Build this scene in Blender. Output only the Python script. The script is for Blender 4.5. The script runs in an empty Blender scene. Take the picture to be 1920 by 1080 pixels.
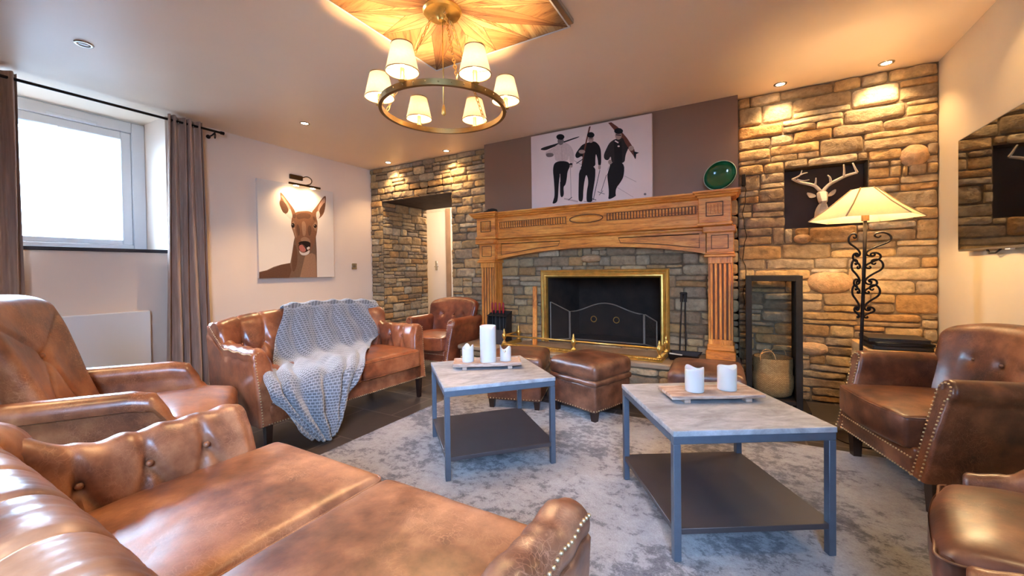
import bpy, bmesh, math, random
from mathutils import Vector, Matrix, noise
from mathutils.geometry import tessellate_polygon
R = math.radians
random.seed(7)
scn = bpy.context.scene
COL = scn.collection

# ------------------------------------------------------------------ camera
CAM_H = 1.10
cd = bpy.data.cameras.new('camera')
cd.sensor_width = 36.0
cd.lens = 757.9 / 1920 * 36
cd.shift_y = -21.8 / 1920
cd.clip_start = 0.02
cam = bpy.data.objects.new('camera', cd)
COL.objects.link(cam)
right = Vector((0.86979521, 0.49324931, -0.01270448))
up = Vector((0.00432975, 0.01811717, 0.9998265))
fwd = Vector((-0.4933939, 0.86969931, -0.01362258))
m = Matrix((right, up, -fwd)).transposed().to_4x4()
m.translation = Vector((0, 0, CAM_H))
cam.matrix_world = m
scn.camera = cam

# ------------------------------------------------------------------ view, world, sun, daylight
scn.view_settings.view_transform = 'Standard'
scn.view_settings.look = 'None'
scn.view_settings.gamma = 1
scn.view_settings.use_curve_mapping = False
scn.view_settings.exposure = 1.52

w = bpy.data.worlds.new('world'); scn.world = w
w.use_nodes = True
w.node_tree.nodes['Background'].inputs[0].default_value = (0.33, 0.60, 1.0, 1)
w.node_tree.nodes['Background'].inputs[1].default_value = 1.3

def light(name, kind, loc, energy, color, rot=None, **kw):
    l = bpy.data.lights.new(name, kind); l.energy = energy; l.color = color
    for k, v in kw.items(): setattr(l, k, v)
    o = bpy.data.objects.new(name, l); COL.objects.link(o); o.location = loc
    if rot: o.rotation_euler = rot
    return o
def aim(o, d):
    o.rotation_euler = Vector(d).to_track_quat('-Z', 'Y').to_euler()

sun = light('sun', 'SUN', (-3, 0, 8), 0.8, (1.0, 0.97, 0.93), angle=R(1))
aim(sun, (-0.42, 0.05, -0.9))
BLUE = (0.50, 0.72, 1.0)
# daylight through the left window and cool fill from an added window behind the camera
dl = light('daylight_left', 'AREA', (-5.35, 1.05, 1.95), 44, BLUE, shape='RECTANGLE', size=1.30, size_y=1.15, spread=R(90))
aim(dl, (1, 0.12, -0.52))
dl = light('rear_fill', 'AREA', (0.42, -1.27, 1.70), 30, (0.36, 0.60, 1.0), shape='RECTANGLE', size=1.25, size_y=1.3, spread=R(85))
aim(dl, (-0.62, 0.8, -0.42))

WARM = (1.0, 0.60, 0.27)
WARM2 = (1.0, 0.69, 0.35)

# ------------------------------------------------------------------ helpers
def sc(r, g, b):
    f = lambda c: (c/255/12.92) if c/255 <= 0.04045 else ((c/255+0.055)/1.055)**2.4
    return (f(r), f(g), f(b))

def tag(o, label=None, cat=None, group=None, kind=None):
    if label: o['label'] = label
    if cat: o['category'] = cat
    if group: o['group'] = group
    if kind: o['kind'] = kind
    return o

def empty(name, loc=(0, 0, 0), rz=0.0, label=None, cat=None, group=None, kind=None):
    o = bpy.data.objects.new(name, None); COL.objects.link(o)
    o.location = loc; o.rotation_euler = (0, 0, rz); o.empty_display_size = 0.1
    return tag(o, label, cat, group, kind)

class MB:
    def __init__(s): s.v = []; s.f = []; s.c = []; s.mi = []; s.uv = {}
    def add(s, verts, faces, col=None, mi=0, M=None):
        n = len(s.v)
        for p in verts:
            p = Vector(p)
            if M is not None: p = M @ p
            s.v.append(p)
        for f in faces: s.f.append([n+i for i in f]); s.c.append(col); s.mi.append(mi)
        return n
    def box(s, lo, hi, **k):
        x0, y0, z0 = lo; x1, y1, z1 = hi
        s.add([(x0,y0,z0),(x1,y0,z0),(x1,y1,z0),(x0,y1,z0),(x0,y0,z1),(x1,y0,z1),(x1,y1,z1),(x0,y1,z1)],
              [(0,3,2,1),(4,5,6,7),(0,1,5,4),(1,2,6,5),(2,3,7,6),(3,0,4,7)], **k)
    def bbox(s, lo, hi, b=0.003, **k):
        # box with chamfered edges
        lo = Vector(lo); hi = Vector(hi); c = (lo+hi)/2; h = (hi-lo)/2
        b = min(b, min(h)*0.9)
        idx = {}; vs = []
        for sx in (-1,1):
            for sy in (-1,1):
                for sz in (-1,1):
                    for a in range(3):
                        p = [h[0]-b, h[1]-b, h[2]-b]; p[a] = h[a]
                        idx[(sx,sy,sz,a)] = len(vs)
                        vs.append((c[0]+sx*p[0], c[1]+sy*p[1], c[2]+sz*p[2]))
        fs = []
        S = (-1, 1)
        for a in range(3):
            o = [i for i in range(3) if i != a]
            for sg in S:
                q = []
                for u, v_ in ((-1,-1),(1,-1),(1,1),(-1,1)):
                    k3 = [0,0,0]; k3[a] = sg; k3[o[0]] = u; k3[o[1]] = v_
                    q.append(idx[(k3[0],k3[1],k3[2],a)])
                fs.append(q)
        for a in range(3):          # edges parallel to axis a
            o = [i for i in range(3) if i != a]
            for u in S:
                for v_ in S:
                    q = []
                    for w_, ax in ((-1,o[0]),(1,o[0]),(1,o[1]),(-1,o[1])):
                        k3 = [0,0,0]; k3[a] = w_; k3[o[0]] = u; k3[o[1]] = v_
                        q.append(idx[(k3[0],k3[1],k3[2],ax)])
                    fs.append(q)
        for sx in S:
            for sy in S:
                for sz in S: fs.append([idx[(sx,sy,sz,a)] for a in range(3)])
        # fix winding by centre
        out = []
        for f in fs:
            p = [Vector(vs[i]) for i in f]
            n = (p[1]-p[0]).cross(p[2]-p[0]); m_ = sum(p, Vector())/len(p) - c
            out.append(f if n.dot(m_) > 0 else f[::-1])
        s.add(vs, out, **k)
    def loft(s, rings, closed=True, cap=True, **k):
        n = len(rings[0]); vs = [p for r in rings for p in r]; fs = []
        for i in range(len(rings)-1):
            for j in range(n if closed else n-1):
                a = i*n+j; b = i*n+(j+1) % n
                fs.append((a, b, b+n, a+n))
        if cap and closed:
            fs.append(tuple(range(n))[::-1]); fs.append(tuple((len(rings)-1)*n+j for j in range(n)))
        s.add(vs, fs, **k)
    def cyl(s, p0, p1, r0, r1=None, n=16, **k):
        r1 = r0 if r1 is None else r1
        s.tube([p0, p1], [r0, r1], n=n, **k)
    def tube(s, path, r, n=10, closed=False, cap=True, flat=1.0, upv=None, **k):
        path = [Vector(p) for p in path]; m_ = len(path)
        rr = r if isinstance(r, (list, tuple)) else [r]*m_
        rings = []; prev = None
        for i, p in enumerate(path):
            if closed: t = path[(i+1) % m_]-path[i-1]
            else: t = path[min(i+1, m_-1)]-path[max(i-1, 0)]
            t.normalize()
            if prev is None:
                a = Vector(upv) if upv else (Vector((0,0,1)) if abs(t.z) < 0.9 else Vector((1,0,0)))
            else: a = prev
            n1 = (a-t*a.dot(t)).normalized(); n2 = t.cross(n1); prev = n1
            rings.append([p+(n1*math.cos(2*math.pi*j/n)+n2*math.sin(2*math.pi*j/n)*flat)*rr[i] for j in range(n)])
        if closed:
            rings.append(rings[0])
            s.loft(rings, cap=False, **k)
        else: s.loft(rings, cap=cap, **k)
    def lathe(s, prof, c=(0,0,0), n=24, ax='z', cap=True, **k):
        rings = []
        for r, h in prof:
            ring = []
            for j in range(n):
                a = 2*math.pi*j/n
                q = (r*math.cos(a), r*math.sin(a), h) if ax == 'z' else ((h, r*math.cos(a), r*math.sin(a)) if ax == 'x' else (r*math.sin(a), h, r*math.cos(a)))
                ring.append((c[0]+q[0], c[1]+q[1], c[2]+q[2]))
            rings.append(ring)
        s.loft(rings, cap=cap, **k)
    def ell(s, c, r, n=14, m_=8, M=None, **k):
        rings = []
        for i in range(1, m_):
            t = math.pi*i/m_
            ring = []
            for j in range(n):
                a = 2*math.pi*j/n
                p = Vector((r[0]*math.sin(t)*math.cos(a), r[1]*math.sin(t)*math.sin(a), -r[2]*math.cos(t)))
                if M is not None: p = M @ p
                ring.append(p+Vector(c))
            rings.append(ring)
        s.loft(rings, **k)
    def prism(s, pts, a0, a1, axis='y', **k):
        # pts 2D outline; axis = extrusion axis
        def q(u, v, w_):
            return {'y': (u, w_, v), 'x': (w_, u, v), 'z': (u, v, w_)}[axis]
        n = len(pts)
        vs = [q(u, v, a0) for u, v in pts]+[q(u, v, a1) for u, v in pts]
        tri = tessellate_polygon([[Vector((u, v, 0)) for u, v in pts]])
        fs = [tuple(t) for t in tri]+[tuple(i+n for i in t[::-1]) for t in tri]
        fs += [(i, (i+1) % n, (i+1) % n+n, i+n) for i in range(n)]
        s.add(vs, fs, **k)
    def build(s, name, mats, parent=None, smooth=40, loc=None, rz=None, fixn=True):
        me = bpy.data.meshes.new(name)
        me.from_pydata([tuple(p) for p in s.v], [], s.f)
        if not isinstance(mats, (list, tuple)): mats = [mats]
        for m_ in mats: me.materials.append(m_)
        if len(mats) > 1:
            me.polygons.foreach_set('material_index', s.mi)
        if any(c is not None for c in s.c):
            at = me.color_attributes.new('Col', 'FLOAT_COLOR', 'CORNER')
            for p, c in zip(me.polygons, s.c):
                c = c or (1, 1, 1)
                for li in p.loop_indices: at.data[li].color = (c[0], c[1], c[2], 1)
        me.update()
        if fixn:
            b = bmesh.new(); b.from_mesh(me); bmesh.ops.recalc_face_normals(b, faces=b.faces); b.to_mesh(me); b.free()
        if smooth is not None:
            me.shade_smooth()
            if smooth < 180: me.set_sharp_from_angle(angle=R(smooth))
        o = bpy.data.objects.new(name, me); COL.objects.link(o)
        if parent is not None: o.parent = parent
        if loc is not None: o.location = loc
        if rz is not None: o.rotation_euler = (0, 0, rz)
        return o

def axis_samples(h, r, n):
    e = [0, 0.12, 0.35, 0.65, 1.0]
    a = [-h+r*t for t in e]
    mid = [(-h+r)+(2*h-2*r)*i/n for i in range(1, n)]
    return a+mid+[-x for x in a[::-1]]

def rbox(mb, size, r=0.03, n=(8, 8, 4), deform=None, puff=0.0, **k):
    """rounded box centred on origin, dense enough to be shaped by deform(p, nrm)"""
    h = [d/2 for d in size]; r = min(r, min(h)*0.98)
    S = [axis_samples(h[i], r, n[i]) for i in range(3)]
    idx = {}; vs = []; ns = []
    def vert(i, j, l):
        key = (i, j, l)
        if key not in idx:
            P = Vector((S[0][i], S[1][j], S[2][l]))
            inn = Vector([max(-(h[a]-r), min(h[a]-r, P[a])) for a in range(3)])
            d = P-inn
            nn = d.normalized() if d.length > 1e-9 else Vector((0, 0, 1))
            p = inn+nn*r
            if puff:
                fx = max(0, 1-(p.x/h[0])**2); fy = max(0, 1-(p.y/h[1])**2)
                p.z += puff*(fx*fy)**0.6*(1 if nn.z > 0.1 else (-0.2 if nn.z < -0.1 else 0))*abs(nn.z)
            if deform: p = deform(p, nn)
            idx[key] = len(vs); vs.append(p)
        return idx[key]
    N = [len(a)-1 for a in S]; fs = []
    for j in range(N[1]):
        for l in range(N[2]):
            fs.append((vert(0,j,l), vert(0,j,l+1), vert(0,j+1,l+1), vert(0,j+1,l)))
            fs.append((vert(N[0],j,l), vert(N[0],j+1,l), vert(N[0],j+1,l+1), vert(N[0],j,l+1)))
    for i in range(N[0]):
        for l in range(N[2]):
            fs.append((vert(i,0,l), vert(i+1,0,l), vert(i+1,0,l+1), vert(i,0,l+1)))
            fs.append((vert(i,N[1],l), vert(i,N[1],l+1), vert(i+1,N[1],l+1), vert(i+1,N[1],l)))
    for i in range(N[0]):
        for j in range(N[1]):
            fs.append((vert(i,j,0), vert(i,j+1,0), vert(i+1,j+1,0), vert(i+1,j,0)))
            fs.append((vert(i,j,N[2]), vert(i+1,j,N[2]), vert(i+1,j+1,N[2]), vert(i,j+1,N[2])))
    mb.add(vs, fs, **k)

def chaikin(pts, it=2, closed=True):
    for _ in range(it):
        out = []
        n = len(pts)
        for i in range(n if closed else n-1):
            a = pts[i]; b = pts[(i+1) % n]
            out.append(tuple(a[k]*0.75+b[k]*0.25 for k in range(len(a))))
            out.append(tuple(a[k]*0.25+b[k]*0.75 for k in range(len(a))))
        if not closed: out = [pts[0]]+out+[pts[-1]]
        pts = out
    return pts

def smoothstep(a, b, x):
    t = max(0, min(1, (x-a)/(b-a))); return t*t*(3-2*t)

# ------------------------------------------------------------------ materials
def new_mat(name):
    m_ = bpy.data.materials.new(name); m_.use_nodes = True
    nt = m_.node_tree; b = nt.nodes['Principled BSDF']
    return m_, nt, b
def N(nt, t, **kw):
    n = nt.nodes.new(t)
    for k, v in kw.items():
        if k.startswith('i_'):
            n.inputs[int(k[2:])].default_value = v
        else: setattr(n, k, v)
    return n
def setin(n, **kw):
    for k, v in kw.items(): n.inputs[k.replace('_', ' ')].default_value = v
def ramp(nt, fac, stops, interp='LINEAR'):
    r = nt.nodes.new('ShaderNodeValToRGB'); r.color_ramp.interpolation = interp
    e = r.color_ramp.elements
    while len(e) < len(stops): e.new(0.5)
    for x, (p, c) in zip(e, stops):
        x.position = p; x.color = (c[0], c[1], c[2], 1)
    nt.links.new(fac, r.inputs[0]); return r.outputs[0]
def coords(nt, scale=(1, 1, 1), src='Object', rot=(0, 0, 0)):
    t = nt.nodes.new('ShaderNodeTexCoord'); mp = nt.nodes.new('ShaderNodeMapping')
    mp.inputs['Scale'].default_value = scale; mp.inputs['Rotation'].default_value = rot
    nt.links.new(t.outputs[src], mp.inputs[0]); return mp.outputs[0]
def noise_n(nt, vec, scale, detail=4, rough=0.55, dist=0.0):
    n = nt.nodes.new('ShaderNodeTexNoise'); n.inputs['Scale'].default_value = scale
    n.inputs['Detail'].default_value = detail; n.inputs['Roughness'].default_value = rough
    n.inputs['Distortion'].default_value = dist
    nt.links.new(vec, n.inputs['Vector']); return n
def mixc(nt, a, b, fac, mode='MIX'):
    x = nt.nodes.new('ShaderNodeMix'); x.data_type = 'RGBA'; x.blend_type = mode
    for sock, v in ((x.inputs[0], fac), (x.inputs[6], a), (x.inputs[7], b)):
        if hasattr(v, 'is_output') or isinstance(v, bpy.types.NodeSocket): nt.links.new(v, sock)
        elif isinstance(v, (tuple, list)): sock.default_value = (v[0], v[1], v[2], 1)
        else: sock.default_value = v
    return x.outputs[2]
def bump(nt, b, h, strength=0.3, dist=0.01):
    n = nt.nodes.new('ShaderNodeBump'); n.inputs['Strength'].default_value = strength; n.inputs['Distance'].default_value = dist
    nt.links.new(h, n.inputs['Height']); nt.links.new(n.outputs[0], b.inputs['Normal']); return n

def plain(name, col, rough=0.5, metal=0.0, nscale=0, namt=0.12, bumpamt=0, coat=0, spec=0.5):
    m_, nt, b = new_mat(name)
    b.inputs['Base Color'].default_value = (*col, 1); b.inputs['Roughness'].default_value = rough
    b.inputs['Metallic'].default_value = metal; b.inputs['Coat Weight'].default_value = coat
    b.inputs['Specular IOR Level'].default_value = spec
    if nscale:
        v = coords(nt); n = noise_n(nt, v, nscale, 5)
        c = ramp(nt, n.outputs[0], [(0.3, [x*(1-namt) for x in col]), (0.7, [min(1, x*(1+namt)) for x in col])])
        nt.links.new(c, b.inputs['Base Color'])
        if bumpamt: bump(nt, b, n.outputs[0], bumpamt, 0.005)
    return m_

def leather(name, dark, mid, lite, rough=0.36, seed=0.0, crack=0.55):
    m_, nt, b = new_mat(name)
    t = nt.nodes.new('ShaderNodeTexCoord')
    mp = nt.nodes.new('ShaderNodeMapping'); mp.inputs['Location'].default_value = (seed, seed*1.7, seed*0.3)
    nt.links.new(t.outputs['Object'], mp.inputs[0]); v = mp.outputs[0]
    n1 = noise_n(nt, v, 3.0, 3, 0.55); n2 = noise_n(nt, v, 15, 5, 0.55)
    ad = nt.nodes.new('ShaderNodeMath'); ad.operation = 'MULTIPLY_ADD'; ad.inputs[1].default_value = 0.6
    nt.links.new(n2.outputs[0], ad.inputs[0]); nt.links.new(n1.outputs[0], ad.inputs[2])
    mr = nt.nodes.new('ShaderNodeMapRange'); mr.inputs['From Min'].default_value = 0.54; mr.inputs['From Max'].default_value = 1.06
    nt.links.new(ad.outputs[0], mr.inputs[0])
    base = ramp(nt, mr.outputs[0], [(0.10, dark), (0.45, mid), (0.90, lite)])
    # fine pale creases: edges of a warped cell pattern, broken up by a mask
    def cracks(scale, st, width):
        mp2 = nt.nodes.new('ShaderNodeMapping'); mp2.inputs['Scale'].default_value = st; mp2.inputs['Rotation'].default_value = (0.4, 0.3, 0.6)
        wn_ = nt.nodes.new('ShaderNodeTexNoise'); wn_.inputs['Scale'].default_value = 6; wn_.inputs['Detail'].default_value = 4; nt.links.new(v, wn_.inputs['Vector'])
        mv = nt.nodes.new('ShaderNodeVectorMath'); mv.operation = 'MULTIPLY_ADD'; mv.inputs[1].default_value = (0.22,)*3
        nt.links.new(wn_.outputs['Color'], mv.inputs[0]); nt.links.new(v, mv.inputs[2]); nt.links.new(mv.outputs[0], mp2.inputs[0])
        vo = nt.nodes.new('ShaderNodeTexVoronoi'); vo.feature = 'DISTANCE_TO_EDGE'; vo.inputs['Scale'].default_value = scale; nt.links.new(mp2.outputs[0], vo.inputs['Vector'])
        r_ = nt.nodes.new('ShaderNodeMapRange'); r_.inputs['From Min'].default_value = 0; r_.inputs['From Max'].default_value = width; r_.inputs['To Min'].default_value = 1; r_.inputs['To Max'].default_value = 0
        nt.links.new(vo.outputs['Distance'], r_.inputs[0]); return r_.outputs[0]
    mx = nt.nodes.new('ShaderNodeMath'); mx.operation = 'MAXIMUM'
    nt.links.new(cracks(30, (1, 1.9, 1), 0.026), mx.inputs[0]); nt.links.new(cracks(46, (1.5, 1, 1), 0.045), mx.inputs[1])
    msk = noise_n(nt, v, 5, 4, 0.6)
    mr2 = nt.nodes.new('ShaderNodeMapRange'); mr2.inputs['From Min'].default_value = 0.46; mr2.inputs['From Max'].default_value = 0.66; mr2.inputs['To Max'].default_value = crack*0.7
    nt.links.new(msk.outputs[0], mr2.inputs[0])
    ml = nt.nodes.new('ShaderNodeMath'); ml.operation = 'MULTIPLY'; nt.links.new(mx.outputs[0], ml.inputs[0]); nt.links.new(mr2.outputs[0], ml.inputs[1])
    pale = tuple(min(1, c*1.3+0.06) for c in lite)
    nt.links.new(mixc(nt, base, pale, ml.outputs[0]), b.inputs['Base Color'])
    rr = nt.nodes.new('ShaderNodeMapRange'); rr.inputs['To Min'].default_value = rough; rr.inputs['To Max'].default_value = rough+0.12
    rr.inputs['From Min'].default_value = 0.1; rr.inputs['From Max'].default_value = 0.9
    nt.links.new(n2.outputs[0], rr.inputs[0]); nt.links.new(rr.outputs[0], b.inputs['Roughness'])
    b.inputs['Coat Weight'].default_value = 0.3; b.inputs['Coat Roughness'].default_value = 0.25
    n3 = noise_n(nt, v, 9, 5, 0.6); bump(nt, b, n3.outputs[0], 0.30, 0.008)
    return m_

def wood(name, dark, mid, lite, rough=0.42, stretch=(1, 8, 8), scale=3.0, src='Object', knots=True, coat=0.15):
    m_, nt, b = new_mat(name)
    v = coords(nt, stretch, src)
    n1 = noise_n(nt, v, scale, 6, 0.65, 0.5)
    c1 = ramp(nt, n1.outputs[0], [(0.30, dark), (0.48, mid), (0.70, lite)])
    n2 = noise_n(nt, v, scale*4.5, 4, 0.7, 0.2)
    c2 = ramp(nt, n2.outputs[0], [(0.36, (0.62, 0.50, 0.40)), (0.47, (1, 1, 1)), (1, (1, 1, 1))])
    c = mixc(nt, c1, c2, 0.75, 'MULTIPLY')
    nt.links.new(c, b.inputs['Base Color']); b.inputs['Roughness'].default_value = rough; b.inputs['Coat Weight'].default_value = coat
    bump(nt, b, n2.outputs[0], 0.15, 0.004)
    return m_

def attr_mat(name, rough=0.8, nscale=30, namt=0.25, bumpamt=0.5, bdist=0.01, spec=0.3):
    m_, nt, b = new_mat(name)
    a = nt.nodes.new('ShaderNodeVertexColor'); a.layer_name = 'Col'
    v = coords(nt); n = noise_n(nt, v, nscale, 6, 0.65)
    c = ramp(nt, n.outputs[0], [(0.25, (1-namt,)*3), (0.75, (1+namt*0.6,)*3)])
    cc = mixc(nt, a.outputs[0], c, 1.0, 'MULTIPLY')
    nt.links.new(cc, b.inputs['Base Color']); b.inputs['Roughness'].default_value = rough; b.inputs['Specular IOR Level'].default_value = spec
    if bumpamt: bump(nt, b, n.outputs[0], bumpamt, bdist)
    return m_

def emis(name, col, strength):
    m_, nt, b = new_mat(name)
    b.inputs['Base Color'].default_value = (*col, 1)
    b.inputs['Emission Color'].default_value = (*col, 1); b.inputs['Emission Strength'].default_value = strength
    return m_

def shade_mat(name, col, trans=0.6):
    m_, nt, b = new_mat(name)
    out = nt.nodes['Material Output']
    d = nt.nodes.new('ShaderNodeBsdfDiffuse'); t = nt.nodes.new('ShaderNodeBsdfTranslucent'); mx = nt.nodes.new('ShaderNodeMixShader')
    v = coords(nt, (1, 1, 1)); n = noise_n(nt, v, 90, 2)
    c = ramp(nt, n.outputs[0], [(0.3, [x*0.9 for x in col]), (0.7, col)])
    nt.links.new(c, d.inputs[0]); nt.links.new(c, t.inputs[0]); mx.inputs[0].default_value = trans
    nt.links.new(d.outputs[0], mx.inputs[1]); nt.links.new(t.outputs[0], mx.inputs[2]); nt.links.new(mx.outputs[0], out.inputs[0])
    return m_

L_SOFA = leather('sofa_leather', sc(88, 52, 36), sc(128, 82, 58), sc(174, 124, 90), 0.34, 0.0, 0.55)
L_CHAIR = leather('chair_leather', sc(98, 54, 32), sc(134, 80, 48), sc(170, 112, 72), 0.30, 3.1, 0.7)
L_SET2 = leather('settee_leather', sc(84, 42, 24), sc(126, 68, 40), sc(166, 102, 66), 0.27, 5.4, 0.5)
L_CLUB = leather('club_leather', sc(60, 32, 20), sc(96, 56, 36), sc(140, 90, 60), 0.33, 8.2, 0.5)
L_RED = leather('red_brown_leather', sc(82, 36, 20), sc(122, 60, 34), sc(158, 88, 52), 0.30, 2.2, 0.3)
L_OTT = leather('ottoman_leather', sc(52, 30, 22), sc(88, 54, 38), sc(130, 86, 62), 0.36, 11.0, 0.6)
M_NAIL = plain('nail_brass', sc(214, 190, 150), 0.35, 0.8)
M_LEG = plain('dark_leg_wood', sc(38, 22, 18), 0.35, nscale=20, coat=0.3)
M_SEAM = plain('pale_seam', sc(196, 142, 104), 0.45)
M_STITCH = plain('leather_piping', sc(120, 70, 45), 0.4)
M_CEIL = plain('ceiling_paint', sc(250, 226, 200), 0.42, nscale=1.5, namt=0.02, spec=0.35)
M_WALL = plain('wall_paint', sc(240, 218, 198), 0.65, nscale=2.0, namt=0.02)
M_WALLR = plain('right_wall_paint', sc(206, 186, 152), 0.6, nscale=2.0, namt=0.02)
M_BREAST = plain('plum_grey_paint', sc(134, 102, 80), 0.45, nscale=2.0, namt=0.03)
M_STONE = attr_mat('stone', 0.8, 22, 0.40, 1.0, 0.016)
M_WHITE = plain('white_upvc', sc(225, 228, 232), 0.35)
M_SILL = plain('slate_sill', sc(52, 52, 60), 0.4, nscale=12)
M_BLACK = plain('black_metal', sc(44, 38, 34), 0.75, 0.0, nscale=40, spec=0.25)
M_IRON = plain('wrought_iron', sc(38, 28, 24), 0.5, 0.6, nscale=30, bumpamt=0.2)
M_BRASS = plain('polished_brass', sc(222, 180, 96), 0.30, 0.85, nscale=14, namt=0.2)
M_ABRASS = plain('antique_brass', sc(160, 132, 84), 0.35, 1.0, nscale=10, namt=0.15)
M_WOODX = wood('oak_grain_along', sc(158, 82, 24), sc(222, 134, 48), sc(244, 170, 78), stretch=(1, 9, 9))
M_WOODZ = wood('oak_grain_upright', sc(158, 82, 24), sc(222, 134, 48), sc(244, 170, 78), stretch=(9, 9, 1))
M_TFRAME = plain('slate_blue_metal', sc(84, 92, 104), 0.42, 0.25, nscale=25, namt=0.08)
M_TSHELF = plain('lower_shelf_metal', sc(66, 60, 62), 0.5, 0.2, nscale=5, namt=0.12)
M_WAX = plain('candle_wax', sc(196, 198, 196), 0.5)
M_WAX.node_tree.nodes['Principled BSDF'].inputs['Subsurface Weight'].default_value = 0.2
M_WICK = plain('burnt_wick', sc(60, 50, 44), 0.9)
M_SHADE = shade_mat('linen_shade', sc(240, 225, 196), 0.55)
M_SHADE2 = shade_mat('organza_shade', sc(250, 240, 222), 0.7)
M_BULB = emis('warm_bulb', (1.0, 0.72, 0.42), 40)
M_SPOT = emis('spot_lens', (1.0, 0.82, 0.55), 30)
M_SOOT = plain('sooty_brick', sc(46, 33, 25), 0.9, nscale=8, namt=0.4)
M_CHROME = plain('brushed_nickel', sc(190, 186, 180), 0.25, 1.0)
M_PLASTER = plain('plaster_white', sc(214, 205, 192), 0.7, nscale=18, namt=0.06)
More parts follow.
